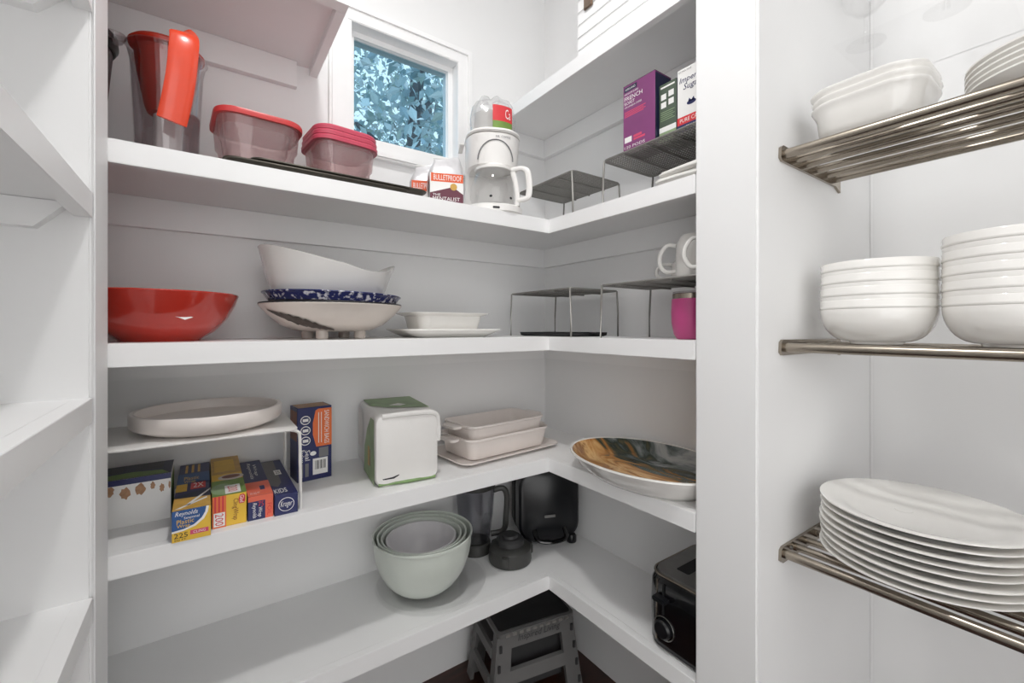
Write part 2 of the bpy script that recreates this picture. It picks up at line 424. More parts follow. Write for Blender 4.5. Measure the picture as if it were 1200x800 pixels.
for zb, lab in ((1.509, 'white side shelf high on the left edge of the picture, topmost of four'), (1.2295, 'white side shelf on the left seen from just below, second from top'),
                (.95, 'white side shelf on the left seen from just above, third from top'), (.678, 'white side shelf at lower left, lowest of the four')):
    t = thing('side_shelf', lab, 'shelf', (0, 0, zb))
    box('board', (XL, -.28, .014), (-.145, .814, .034), M['shelf'], t)
    box('fascia', (-.145, -.28, 0), (-.126, .814, .034), M['shelf'], t, .0006)
    # cleat on the return wall, its front end cut at a slant
    v = [(XL, .795, -.022), (-.178, .795, -.022), (-.146, .795, .0135), (XL, .795, .0135)]
    vv = v+[(x, .814, z) for x, y, z in v]
    mk('cleat', vv, [(0, 1, 2, 3), (4, 5, 6, 7), (0, 1, 5, 4), (1, 2, 6, 5), (2, 3, 7, 6), (3, 0, 4, 7)], M['shelf'], t, False)

# ------------------------------------------------------------------ steel rod shelves in the right recess
ROD = [.875, .919, .9635, 1.014, 1.0657, 1.114]
def steel_shelf(z, label):
    t = thing('steel_rod_shelf', label, 'shelf', (0, 0, z))
    for k, x in enumerate(ROD):
        tube('rod', [(x, .366, 0), (x, 0, 0), (x, -.557, 0)], .0085 if k == 0 else .0072, M['steel'], t, 14)
    for y0, y1 in ((.3645, .3695), (-.56, -.555)):
        mb = MB(); v, f = loft([[(x, y, zz) for x, zz in [(.858, -.009), (.866, -.0145), (1.118, -.0145), (1.143, -.024), (1.143, .012), (.868, .0145), (.86, .010)]] for y in (y0, y1)])
        mk('bracket', v, f, M['steel'], t, True, 20)
    for x in (.90, 1.09):
        lathe('screw', [(.004, 0), (.004, .0015), (.002, .0025)], M['steel_dark'], t, 10, off=(0, 0, 0)).matrix_local = Matrix.Translation((x, .3645, .004)) @ Euler((PI/2, 0, 0)).to_matrix().to_4x4()
    return t
Z1, Z2, Z3 = 1.40, 1.043, .662
steel_shelf(Z1, 'steel rod shelf on the right seen from below, topmost of three')
steel_shelf(Z2, 'steel rod shelf at eye level carrying two stacks of white bowls')
steel_shelf(Z3, 'steel rod shelf at lower right under the stack of dinner plates')
ORD = ['topmost', 'second from top', 'third from top', 'fourth from top', 'fifth from top', 'sixth from top', 'seventh from top', 'bottom']

# dinner plates
def dinner_plate(label, loc):
    t = thing('dinner_plate', label, 'plate', loc, 0, 'stacked dinner plates')
    R = .137
    global plate0
    plate0 = lathe('plate', [(.07, .003), (.073, 0), (.078, 0), (.082, .004), (.1, .008), (R-.006, .0165), (R, .0185), (R, .0205), (R-.003, .0212), (.105, .0135), (.088, .0075), (.001, .0068)], M['china'], t, 96, ang=50)
    return t
p0 = dinner_plate('topmost white dinner plate of the stack at lower right', (.985, .203, Z3+.0073+.0126*7))
lathe('maker_mark', [(.012, .0072), (.0118, .0074), (.0001, .0074)], M['china'], p0, 24, off=(.0, .02, 0))
for k in range(1, 8):
    q = thing('dinner_plate', ORD[k]+' white dinner plate of the stack at lower right', 'plate', (.985+.002*math.sin(k*2.1), .203+.002*math.cos(k*1.7), Z3+.0073+.0126*(7-k)), 0, 'stacked dinner plates')
    c = plate0.copy(); C.objects.link(c); c.parent = q

# white bowls on the middle shelf
def cereal_bowl(label, loc, group):
    t = thing('cereal_bowl', label, 'bowl', loc, 0, group)
    R, h = .0825, .078
    prof = [(.031, .002), (.033, 0), (.037, 0), (.039, .004)]
    out = [(.039+(R-.039)*math.sin(a)**.95, .004+(h-.022)*(1-math.cos(a))) for a in [PI/2*k/9 for k in range(1, 10)]]
    prof += out + [(R-.0005, h-.016), (R+.0008, h-.0145), (R+.0008, h-.011), (R, h-.0095), (R+.0005, h-.002), (R-.001, h), (R-.003, h-.001), (R-.004, h-.015)]
    prof += [(r-.005, z+.004) for r, z in reversed(out[:-1])] + [(.03, .007), (.001, .0065)]
    lathe('bowl', prof, M['china'], t, 72, ang=45)
    return t
zb = Z2+.0073
b0 = cereal_bowl('bottom white bowl of the left stack on the eye-level steel shelf', (.99, .262, zb), 'left stack of white bowls')
for k in range(1, 4):
    dup(b0, (.99+.001*k, .262, zb+.0225*k), ['', 'third from top', 'second from top', 'topmost'][k]+' white bowl of the left stack on the eye-level steel shelf')
for k in range(5):
    dup(b0, (.995, .094, zb+.0235*k), ['bottom', 'fourth from top', 'third from top', 'second from top', 'topmost'][k]+' white bowl of the right stack on the eye-level steel shelf', group='right stack of white bowls')

# square bowls on the top steel shelf
def square_bowl(label, loc):
    t = thing('square_bowl', label, 'bowl', loc, 0, 'square bowls on the top steel shelf')
    H = .06
    def ring(h, r, z, lift):
        return [(x, y, zz+lift*(max(abs(x), abs(y))/h)**2*.5) for x, y, zz in rr(h, h, r, z, 8)]
    R = [ring(.045, .03, 0, 0), ring(.058, .036, .003, 0), ring(.071, .042, .02, .0), ring(.074, .044, .046, .002), ring(.079, .046, H-.004, .006), ring(.081, .047, H-.001, .007), ring(.081, .047, H+.0015, .007),
         ring(.077, .045, H, .006), ring(.071, .042, .046, .002), ring(.066, .04, .02, 0), ring(.045, .03, .006, 0)]
    v, f = loft(R); mk('bowl', v, f, M['china'], t, True, 50)
    return t
s0 = square_bowl('bottom white square bowl nested on the top steel shelf', (.962, .258, Z1+.0073))
dup(s0, (.963, .257, Z1+.0073+.0125), 'middle white square bowl nested on the top steel shelf')
dup(s0, (.962, .259, Z1+.0073+.025), 'topmost white square bowl nested on the top steel shelf')
# small plates beyond them
for k in range(5):
    t = thing('side_plate', ['bottom', 'fourth from top', 'third from top', 'second from top', 'topmost'][k]+' small white plate stacked at the right end of the top steel shelf', 'plate', (.975, .047, Z1+.0073+.0085*k), 0, 'small plates on the top steel shelf')
    if k == 0:
        sp0 = lathe('plate', [(.05, .002), (.052, 0), (.056, 0), (.06, .003), (.09, .016), (.1, .022), (.1, .0245), (.098, .0245), (.06, .007), (.001, .006)], M['china'], t, 64, ang=50)
    else:
        c = sp0.copy(); C.objects.link(c); c.parent = t
# clear shelf and wine glasses at the very top
t = thing('clear_shelf', 'clear acrylic ledge high on the right wall under the wine glasses', 'shelf', (0, 0, 1.683))
box('panel', (1.10, .12, -.0015), (1.354, .364, 0), M['acrylic'], t)
def wine_glass(label, loc):
    t = thing('wine_glass', label, 'wine glass', loc, 0, 'wine glasses at the upper right')
    lathe('bowl', [(.004, .062), (.02, .068), (.036, .085), (.042, .105), (.04, .13), (.034, .16), (.033, .16), (.039, .13), (.0408, .105), (.035, .087), (.019, .071), (.001, .067)], M['crystal'], t, 32)
    lathe('stem', [(.006, .004), (.004, .012), (.0036, .04), (.004, .062)], M['crystal'], t, 14)
    lathe('foot', [(.033, 0), (.034, .0012), (.02, .003), (.006, .005)], M['crystal'], t, 32)
    return t
g0 = wine_glass('left clear wine glass at the upper right against the white wall', (1.15, .322, 1.683))
dup(g0, (1.15, .198, 1.683), 'right clear wine glass at the upper right against the white wall')

# ------------------------------------------------------------------ S1: the coffee shelf
# water filter pitcher
t = thing('water_pitcher', 'clear filter pitcher with a red reservoir and red strap handle', 'pitcher', (-.060, 1.075, S1), .17)
SX, SY = .74, .86
lathe('jug', [(.05, 0), (.056, .003), (.06, .1), (.066, .2), (.071, .222), (.0745, .226), (.0735, .229), (.0695, .222), (.0645, .2), (.0585, .1), (.0545, .006), (.001, .005)], M['clear'], t, 48, SY, SX)
lathe('reservoir', [(.001, .108), (.036, .108), (.041, .12), (.054, .18), (.06, .225), (.058, .225), (.052, .18), (.038, .122), (.001, .112)], M['redclear'], t, 40, SY, SX)
lathe('filter', [(.001, .012), (.02, .012), (.022, .018), (.022, .106), (.02, .1075), (.001, .1075)], M['white_pl'], t, 28)
lathe('lid', [(.068, .2292), (.069, .236), (.062, .242), (.001, .2425)], M['redclear'], t, 48, SY, SX)
hp = spline([(.012, -.066, .238), (.014, -.088, .232), (.012, -.095, .2), (.008, -.093, .15), (.002, -.088, .105), (-.004, -.084, .07)])
hv, hf = tubed(hp, .022, 12, .0045, up=(0, 1, 0)); mk('handle', hv, hf, M['redpl'], t)
lathe('spout', [(.012, .214), (.018, .226), (.017, .227), (.011, .215)], M['clear'], t, 16, off=(-.077, -.01, 0))
# the pitcher half hidden by the return wall
t = thing('water_pitcher', 'smoky pitcher with a dark lid, half hidden behind the left return wall', 'pitcher', (-.206, 1.085, S1), 0)
lathe('jug', [(.045, 0), (.05, .003), (.058, .12), (.066, .21), (.0665, .215), (.0645, .215), (.0565, .12), (.0485, .006), (.001, .005)], M['mauve'], t, 40)
lathe('lid', [(.069, .208), (.0735, .216), (.0735, .222), (.071, .225), (.073, .228), (.073, .233), (.066, .240), (.001, .242)], M['charcoal'], t, 40)
lathe('filter_cup', [(.001, .13), (.035, .13), (.052, .19), (.056, .207), (.001, .2075)], M['dgrey_pl'], t, 32)

# sheet pans (two, nested and shifted)
def sheet_pan(label, loc, rz):
    t = thing('sheet_pan', label, 'baking sheet', loc, rz, 'dark sheet pans under the food tubs')
    hx, hy = .178, .118
    rloft('pan', [(hx-.012, hy-.012, .01, 0), (hx-.01, hy-.01, .012, 0), (hx-.003, hy-.003, .016, .0095), (hx, hy, .018, .0105), (hx, hy, .018, .0118), (hx-.004, hy-.004, .016, .0118), (hx-.011, hy-.011, .011, .0015), (hx-.014, hy-.014, .01, .0012)], M['pan'], t, 6)
    tube('rolled_rim', [(x, y, .0115) for x, y, z in rr(hx, hy, .018, 0, 5)], .0022, M['pan'], t, 8, closed=True)
    return t
sheet_pan('lower dark baking sheet under the red-lidded tubs', (.205, 1.06, S1), 0)
sheet_pan('upper dark baking sheet under the red-lidded tubs', (.247, 1.062, S1+.0065), .012)
ZP = S1+.0065+.0016

# food tubs
def tub(label, loc, hw, h, rz=0, group=None, lid=True, lidm='redlid'):
    t = thing('food_tub', label, 'food container', loc, rz, group)
    k = hw
    rloft('tub', [(k*.72, k*.72, k*.4, 0), (k*.78, k*.78, k*.42, .004), (k*.86, k*.86, k*.45, h*.5), (k*.92, k*.92, k*.47, h*.56), (k*.96, k*.96, k*.48, h-.004), (k, k, k*.5, h-.003), (k, k, k*.5, h),
                  (k*.955, k*.955, k*.47, h-.001), (k*.905, k*.905, k*.46, h*.57), (k*.85, k*.85, k*.44, h*.5), (k*.77, k*.77, k*.41, .005), (k*.7, k*.7, k*.38, .004)], M['tub'], t, 8)
    if lid:
        rloft('lid', [(k*1.03, k*1.03, k*.52, h-.005), (k*1.035, k*1.035, k*.52, h+.002), (k*1.02, k*1.02, k*.5, h+.006), (k*.9, k*.9, k*.44, h+.0065), (k*.86, k*.86, k*.42, h+.003), (k*.3, k*.3, k*.14, h+.003)], M[lidm], t, 8)
    return t
tub('wide clear food tub with a bright red lid, left of the rose-lidded stack', (.088, 1.062, ZP), .077, .108, .06)
tub('small clear tub nested inside the bright red lidded tub', (.085, 1.062, ZP+.006), .061, .085, .06, lid=False)
tub('clear rounded food tub under the stack of three rose-red lids', (.258, 1.07, ZP), .069, .104, .1, lid=False)
tub('clear tub nested inside the rose-lidded tub', (.258, 1.07, ZP+.007), .061, .088, .1, lid=False)
for k in range(3):
    t = thing('tub_lid', ['bottom', 'middle', 'topmost'][k]+' rose-red lid stacked on the right-hand clear tub', 'lid', (.258, 1.07, ZP+.1045+.0115*k), .1, 'rose-red lids')
    a = .073-.0012*k
    rloft('lid', [(a, a, .036, -.004), (a*1.01, a*1.01, .037, .003), (a*.98, a*.98, .036, .0065), (a*.88, a*.88, .03, .007), (a*.84, a*.84, .03, .0035), (a*.3, a*.3, .01, .0035)], M['pinklid'], t, 8)

# two coffee bags
def coffee_bag(label, loc, rz, w_, d_, h_, front):
    t = thing('coffee_bag', label, 'coffee bag', loc, rz)
    rings = []
    for k, (fw, fd, z) in enumerate([(.94, .9, 0), (1, 1, .006), (1.0, 1.02, h_*.35), (.98, .95, h_*.62), (.90, .6, h_*.8), (.78, .28, h_*.92), (.7, .1, h_), (.68, .08, h_*1.0)]):
        rings.append([(x+.003*math.sin(9*z/h_+y*90), y, zz+.006*math.sin(x*60)*(z/h_)**3) for x, y, zz in rr(w_/2*fw, d_/2*fd, .012, z, 5)])
    v, f = loft(rings); mk('bag', v, f, M['foilbag'], t)
    fc = Face((-w_/2*.98, -d_/2*1.03, 0), (w_*.96, 0, 0), (0, 0, h_))
    if front:
        printp(fc, (.02, .05, .98, .62), M['print_white'], t, 'label')
        printp(fc, (.05, .45, .98, .62), M['bagorange'], t, 'label_band', 2)
        text(fc, 'BULLETPROOF', (.12, .48, .93, .59), M['print_white'], t, lvl=3)
        printp(fc, [(.02, .05), (.98, .05), (.98, .22), (.68, .36), (.02, .22)], M['maroon'], t, 'label_panel', 2)
        text(fc, 'THE', (.1, .165, .32, .21), M['print_white'], t, lvl=3)
        text(fc, 'MENTALIST', (.1, .08, .88, .15), M['print_white'], t, lvl=3)
        printp(fc, ell(.7, .36, .1, .07), M['gold'], t, 'seal', 4)
        fl = Face((-w_/2*1.005, d_/2, 0), (0, -d_, 0), (0, 0, h_))
        printp(fl, (.08, .42, .92, .58), M['bagorange'], t, 'side_band')
        printp(fl, (.1, .06, .9, .42), M['print_white'], t, 'side_label')
        text(fl, 'NET WT', (.2, .28, .8, .34), M['print_black'], t)
    else:
        printp(fc, (.04, .4, .96, .62), M['bagorange'], t, 'label_band')
        printp(fc, (.04, .04, .96, .4), M['print_white'], t, 'label')
        text(fc, 'BULLETPROOF', (.1, .45, .9, .57), M['print_white'], t)
        text(fc, '12 OZ', (.3, .14, .7, .22), M['print_black'], t)
    tube('tin_tie', [(-w_*.36, 0, h_*.985), (0, -.001, h_*1.0), (w_*.36, 0, h_*.985)], .002, M['print_white'], t)
    return t
coffee_bag('silver coffee bag with orange band and maroon label beside the coffee maker', (.492, .985, S1), -.35, .088, .05, .122, True)
coffee_bag('smaller silver coffee bag with orange band behind the maroon-labelled bag', (.468, 1.062, S1), -.42, .07, .045, .122, False)

# coffee maker, facing the room
t = thing('coffee_maker', 'white drip coffee maker with empty glass carafe on the corner shelf', 'coffee maker', (.652, 1.02, S1), -.42); t.scale = (1, 1, .8)
def front_y(x, z):
    hy = .072+(z-.165)*.08
    dx = max(0, abs(x)-.011)
    return -(hy-.006)-.0012+(.062-math.sqrt(max(1e-6, .062**2-dx*dx)))
rloft('base', [(.074, .088, .06, 0), (.078, .092, .062, .004), (.078, .092, .062, .022), (.072, .086, .058, .028), (.01, .01, .005, .0285)], M['white_pl'], t, 10)
lathe('warming_plate', [(.058, .028), (.058, .031), (.001, .0312)], M['charcoal'], t, 40, off=(0, -.022, 0))
rloft('water_tank', [(.072, .03, .026, .028), (.07, .03, .026, .15), (.07, .03, .026, .262)], M['white_pl'], t, 8, off=(0, .06))
rloft('filter_housing', [(.062, .064, .055, .158), (.068, .0715, .06, .165), (.070, .0745, .061, .2), (.073, .0798, .062, .262), (.07, .077, .06, .265)], M['white_pl'], t, 10, off=(0, .006))
rloft('lid', [(.073, .082, .062, .2655), (.075, .085, .064, .27), (.073, .083, .062, .277), (.03, .03, .02, .28)], M['white_pl'], t, 10, off=(0, .006))
arch = [(.047*math.cos(a), -.076-.001, .178+.062*math.sin(a)) for a in [PI*k/16 for k in range(17)]]
arch = [(x, front_y(x, z), z) for x, y, z in arch]
tube('basket_seam', arch, .0016, M['print_grey'], t, 6)
fcm = Face((-.03, -.0745, .243), (.06, 0, 0), (0, 0, .012))
text(fcm, 'MR. COFFEE', (.1, 0, .9, .8), M['print_grey'], t, lvl=1, warp=lambda u, v: Vector((-.006+.05*u, front_y(-.006+.05*u, .25)-.0006, .246+.009*v)))
box('switch', (-.012, -.0935, .008), (.006, -.09, .015), M['black'], t, .001)
v, f = boxd(-.0757, .02, .262, -.088, .085, .2675)
mk('lid_wing', v, f, M['white_pl'], t, False)
cf = thing('coffee_carafe', 'clear glass carafe with white handle standing in the coffee maker', 'carafe', (.6430, .9990, S1+.0315*.8), .62); cf.scale = (1.02, 1.02, .8)
lathe('jar', [(.05, 0), (.056, .002), (.064, .03), (.062, .07), (.052, .105), (.047, .118), (.0485, .124), (.0475, .124), (.0455, .118), (.0505, .105), (.0605, .07), (.0625, .03), (.054, .004), (.001, .003)], M['glass'], cf, 48)
lathe('rim_band', [(.049, .117), (.0515, .119), (.0515, .127), (.047, .129), (.046, .127)], M['white_pl'], cf, 40, cap0=False, cap1=False)
lathe('carafe_lid', [(.046, .127), (.045, .133), (.02, .137), (.001, .137)], M['white_pl'], cf, 40)
cp = spline([(.0, -.05, .121), (0, -.075, .124), (0, -.094, .112), (0, -.1, .07), (0, -.098, .03), (0, -.088, .02), (0, -.068, .018)], 5)
v, f = tubed(cp, .0085, 10, .0055, up=(1, 0, 0)); mk('handle', v, f, M['white_pl'], cf)
v, f = tubed(spline([(0, -.0655, .0), (0, -.067, .03), (0, -.062, .075), (0, -.0535, .118)], 4), .007, 8, .003, up=(1, 0, 0)); mk('handle_strap', v, f, M['white_pl'], cf)
for a in (-.7, .2, 1.1):
    lathe('measure_mark', [(.0001, 0), (.004, 0), (.004, .001)], M['black'], cf, 8).matrix_local = Matrix.Rotation(a-.6, 4, 'Z') @ Matrix.Translation((0, -.0625, .018)) @ Matrix.Rotation(PI/2, 4, 'X')
# bag of paper filters on top of it
t = thing('filter_pack', 'clear bag of white coffee filters with red and green label on the coffee maker', 'filter pack', (.655, 1.025, S1+.2802*.8), -.42); t.scale = (.98, .98, 1.62)
rg = []
for r, z in ((.05, 0), (.06, .006), (.065, .03), (.058, .05), (.045, .062), (.02, .066)):
    rg.append([((r+.003*math.sin(i*1.9)+.002*math.sin(i*.7))*math.cos(2*PI*i/32), (r+.003*math.sin(i*1.9))*math.sin(2*PI*i/32)*.8, z+.004*math.sin(i*1.3)*(z > .02)) for i in range(32)])
v, f = loft(rg); mk('bag', v, f, M['bagclear'], t)
for k in range(6):
    lathe('paper_filter', [(.03, .004+.006*k), (.052, .01+.006*k), (.05, .0105+.006*k), (.001, .006+.006*k)], M['print_white'], t, 24, sy=.8)
lb = []
for i in range(9):
    a = -PI/2-.1+.9*i/8
    lb.append((math.cos(a)*.0685, math.sin(a)*.0685*.82))
def lab(z0, z1, m, nm):
    v = [(x, y, z0) for x, y in lb]+[(x, y, z1) for x, y in lb]; v += [(x*1.015, y*1.015, z) for x, y, z in v]
    n = 9; F = []
    for i in range(n-1):
        F += [(i, i+1, n+i+1, n+i), (2*n+i, 2*n+i+1, 3*n+i+1, 3*n+i)]
    mk(nm, v, F, m, t)
lab(.002, .018, M['green'], 'label_green'); lab(.018, .044, M['redp'], 'label_red')
def wl(u, v):
    a = -PI/2-.1+.9*u; return Vector((math.cos(a)*.0702, math.sin(a)*.0702*.82, v))
text(None, 'Ca', (.58, .023, .88, .039), M['print_white'], t, warp=wl)

# ------------------------------------------------------------------ wire racks
def wire_rack(label, loc, w_, d_, h_, rz=0):
    """w_ along X, d_ along Y, stands on four wire legs"""
    t = thing('wire_rack', label, 'wire rack', loc, rz, 'grey wire shelf racks')
    r = .0026; x, y = w_/2, d_/2
    tube('frame', [(a, b, h_) for a, b, c in rr(x, y, .012, 0, 3)], r, M['wire'], t, 6, closed=True)
    for sx in (-1, 1):
        for sy in (-1, 1):
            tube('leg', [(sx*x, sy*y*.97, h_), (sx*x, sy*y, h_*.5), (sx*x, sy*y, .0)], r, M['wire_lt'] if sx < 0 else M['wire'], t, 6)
    for k in range(1, 4):
        tube('cross_bar', [(-x, -y+d_*k/4, h_-.004), (0, -y+d_*k/4, h_-.004), (x, -y+d_*k/4, h_-.004)], .0022, M['wire'], t, 6)
    mb = MB(); n = 34
    for k in range(1, n):
        yy = -y+d_*k/n; mb.add(*boxd(-x, yy-.0011, h_-.001, x, yy+.0011, h_+.0012))
    for k in range(1, 24):
        xx = -x+w_*k/24; mb.add(*boxd(xx-.0008, -y, h_-.0012, xx+.0008, y, h_+.0004))
    o = mb.build('mesh_top', M['wire'], t, False); o['kind'] = 'stuff'
    return t
wire_rack('grey wire rack in the corner beside the coffee maker', (.893, .975, S1), .186, .245, .118)
wire_rack('grey wire rack carrying the purple coffee box', (.895, .615, S1), .19, .26, .108)
wire_rack('grey wire rack in the corner of the eye-level shelf, nothing on it', (.893, 1.0, S2), .186, .28, .132)
wire_rack('grey wire rack carrying the white mugs', (.895, .62, S2), .19, .265, .13)

# cartons on the rack
ZR = S1+.108+.003
def carton(name, label, cat, loc, rz, w_, d_, h_, m, bev=.0008):
    t = thing(name, label, cat, loc, rz)
    box('carton', (-w_/2, -d_/2, 0), (w_/2, d_/2, h_), M[m], t, bev, 1)
    return t, (lambda s: box_face(w_, d_, h_, s))
RX = -PI/2      # local -Y (the front) turned to face -X
t, F = carton('coffee_box', 'purple french roast coffee box standing on the wire rack', 'box', (.848, .652, ZR), RX, .09, .06, .163, 'purple')
f_ = F('front')
printp(f_, (.04, .90, .45, .97), M['navy2'], t, 'brand_tag'); text(f_, 'KIRKLAND', (.08, .92, .4, .95), M['print_white'], t)
text(f_, 'MEDIUM DARK', (.05, .855, .5, .88), M['print_white'], t)
text(f_, 'FRENCH', (.05, .77, .62, .83), M['print_white'], t); text(f_, 'ROAST', (.05, .71, .38, .755), M['print_white'], t)
text(f_, '100% ARABICA COFFEE', (.05, .665, .6, .69), M['print_white'], t)
for k in range(4): printp(f_, (.05, .60-.022*k, .72-.06*(k % 2), .612-.022*k), M['pink'], t, 'small_print')
printp(f_, (.05, .16, .28, .24), M['print_white'], t, 'tag'); printp(f_, (.34, .2, .6, .235), M['pink'], t, 'small_print'); printp(f_, (.34, .16, .7, .19), M['pink'], t, 'small_print')
text(f_, '120 PODS', (.05, .07, .7, .11), M['print_white'], t)
printp(F('right'), (.02, .02, .98, .98), M['navy2'], t, 'side_panel'); printp(F('top'), (0, 0, 1, 1), M['navy2'], t, 'top_panel'); printp(F('left'), (.02, .02, .98, .98), M['navy2'], t, 'side_panel')
t, F = carton('tea_box', 'dark green box between the purple coffee box and the sugar box', 'box', (.865, .583, ZR), RX, .044, .07, .128, 'gdark')
f_ = F('front')
printp(f_, (.1, .92, .9, .95), M['print_white'], t, 'small_print')
for a, b in ((.12, .72), (.55, .74), (.12, .58), (.55, .6)): printp(f_, (a, b, a+.3, b+.1), M['print_white'], t, 'picture')
for k in range(5): printp(f_, (.1, .5-.035*k, .9-.1*(k % 2), .512-.035*k), M['gpale'], t, 'small_print')
printp(f_, (.02, .16, .98, .25), M['print_white'], t, 'band'); printp(f_, (.02, .0, .98, .16), M['gpale'], t, 'band')
t, F = carton('sugar_box', 'white sugar box with red and blue foot at the right end of the rack', 'box', (.868, .523, ZR), RX, .066, .085, .136, 'print_white')
f_ = F('front')
text(f_, 'EXTRA FINE', (.06, .94, .5, .965), M['print_grey'], t)
text(f_, 'Imperial', (.08, .75, .92, .86), M['navy'], t, italic=True); text(f_, 'Sugar', (.22, .63, .84, .75), M['navy'], t, italic=True)
printp(f_, ell(.5, .43, .16, .035), M['navy'], t, 'crown'); printp(f_, [(.38, .44), (.62, .44), (.58, .5), (.5, .46), (.42, .5)], M['navy'], t, 'crown')
printp(f_, (0, .13, 1, .25), M['redp'], t, 'band'); printp(f_, (0, 0, 1, .13), M['navy'], t, 'band')
text(f_, 'PURE CANE', (.1, .16, .9, .22), M['print_white'], t); text(f_, 'GRANULATED', (.3, .04, .95, .1), M['print_white'], t)
printp(F('left'), (0, 0, 1, 1), M['navy'], t, 'side_panel')
# folded cloths under the rack
def cloth(label, loc, rz, sx, sy, h):
    t = thing('folded_cloth', label, 'cloth', loc, rz, 'folded white cloths')
    v = []; rings = []
    for k in range(7):
        z = h*k/6; bulge = .004*math.sin(PI*k/6)
        rings.append([(x+.0015*math.sin(y*90+k), y+.0015*math.sin(x*80+k*2), zz+.0012*math.sin(x*70+y*50)) for x, y, zz in rr(sx+bulge, sy+bulge, .008, z+.0013, 6)])
    v, f = loft(rings); mk('cloth', v, f, M['cloth'], t)
    tube('fold', [(-sx-.003, -sy, h*.5), (-sx-.005, 0, h*.52), (-sx-.003, sy, h*.5)], .003, M['cloth'], t)
    return t
cloth('lower folded white cloth under the rack with the purple box', (.838, .53, S1), .05, .05, .05, .013)
cloth('upper folded white cloth under the rack with the purple box', (.835, .522, S1+.0155), -.06, .044, .05, .013)

# ------------------------------------------------------------------ above the right top shelf
t = thing('slatted_box', 'white slatted box with a bronze latch on the top right shelf', 'box', (.905, .62, S0), 0)
box('case', (-.085, -.215, 0), (.1, .225, .3), M['shelf'], t, .003)
for k in range(9):
    box('slat', (-.097, -.215, .002+.033*k), (-.0852, .225, .0345+.033*k), M['trim'], t, .003)
box('latch', (-.104, .165, .125), (-.0975, .195, .2), M['brass'], t, .002)
lathe('latch_screw', [(.005, 0), (.005, .002), (.002, .003)], M['steel_dark'], t, 10).matrix_local = Matrix.Translation((-.1042, .18, .15)) @ Matrix.Rotation(-PI/2, 4, 'Y')
tube('latch_wire', [(-.105, .19, .17), (-.112, .215, .178), (-.104, .235, .186)], .002, M['brass'], t)

# ------------------------------------------------------------------ S2: bowls at eye level
t = thing('serving_bowl', 'glossy red bowl at the left end of the eye-level shelf', 'bowl', (-.07, 1.068, S2))
prof = [(.056, .002), (.058, 0), (.062, 0), (.063, .003), (.085, .018), (.106, .042), (.12, .07), (.1265, .0895), (.125, .0915), (.1215, .0895), (.114, .07), (.1, .044), (.08, .022), (.05, .008), (.001, .006)]
lathe('bowl', prof, M['red_glaze'], t, 80, ang=45)
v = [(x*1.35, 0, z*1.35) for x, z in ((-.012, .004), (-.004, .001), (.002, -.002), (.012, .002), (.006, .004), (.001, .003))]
ch = mk('white_spot', v, [tuple(range(6))], M['print_white'], t, False); ch['label'] = 'small white spot on the red bowl'  # flat white patch on the outer side of the bowl
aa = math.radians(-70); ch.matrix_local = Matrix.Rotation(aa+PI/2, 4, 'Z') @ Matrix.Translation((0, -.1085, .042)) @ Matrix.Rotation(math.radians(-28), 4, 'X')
# footed bowl
t = thing('footed_bowl', 'cream footed bowl with a worn dark leaf stroke, under the blue pan', 'bowl', (.248, 1.085, S2))
pf = [(.001, .0165), (.05, .0165), (.085, .02), (.112, .032), (.135, .052), (.15, .068), (.156, .076), (.1555, .0785), (.152, .078), (.146, .07), (.13, .055), (.105, .037), (.07, .026), (.001, .023)]
lathe('bowl', pf, M['cream'], t, 80, ang=45)
tube('dark_rim', circ(.154, .0787, 64), .0024, M['print_black'], t, 6, closed=True)
for k in range(4):
    a = -PI/2-.62+PI/2*k
    lathe('foot', [(.011, 0), (.013, .002), (.013, .018), (.015, .025)], M['cream'], t, 20, off=(.062*math.cos(a), .062*math.sin(a), 0))
v = []; f = []
def bowl_pt(a, s, off=.0008):                      # s runs along the outer profile pf[2..6]
    q = pf[2:7]; x = s*(len(q)-1); i = min(int(x), len(q)-2); u = x-i
    r = q[i][0]*(1-u)+q[i+1][0]*u+off; z = q[i][1]*(1-u)+q[i+1][1]*u-off
    return (r*math.cos(a), r*math.sin(a), z)
N = 24; K = 8
for i in range(N+1):
    u = i/N; a = math.radians(-164+62*u); s = .70-.66*u**.8; wd = .06+.20*math.sin(PI*u)+.05*math.sin(i*2.3)*math.sin(PI*u)
    for k in range(K+1):
        v.append(bowl_pt(a, min(1, max(0, s-wd/2+wd*k/K)), .0015))
for i in range(N):
    for k in range(K): q = i*(K+1)+k; f.append((q, q+1, q+K+2, q+K+1))
mk('leaf_stroke', v, f, M['dark_leaf'], t)
# blue spatter pan
t = thing('spatter_pan', 'blue and white spatterware pan stacked on the cream footed bowl', 'pan', (.250, 1.085, S2+.0815)); t.rotation_euler = (0, math.radians(1.2), 0)
lathe('pan', [(.13, 0), (.138, .001), (.149, .017), (.152, .018), (.152, .0205), (.147, .0205), (.135, .005), (.001, .004)], M['spatter'], t, 72)
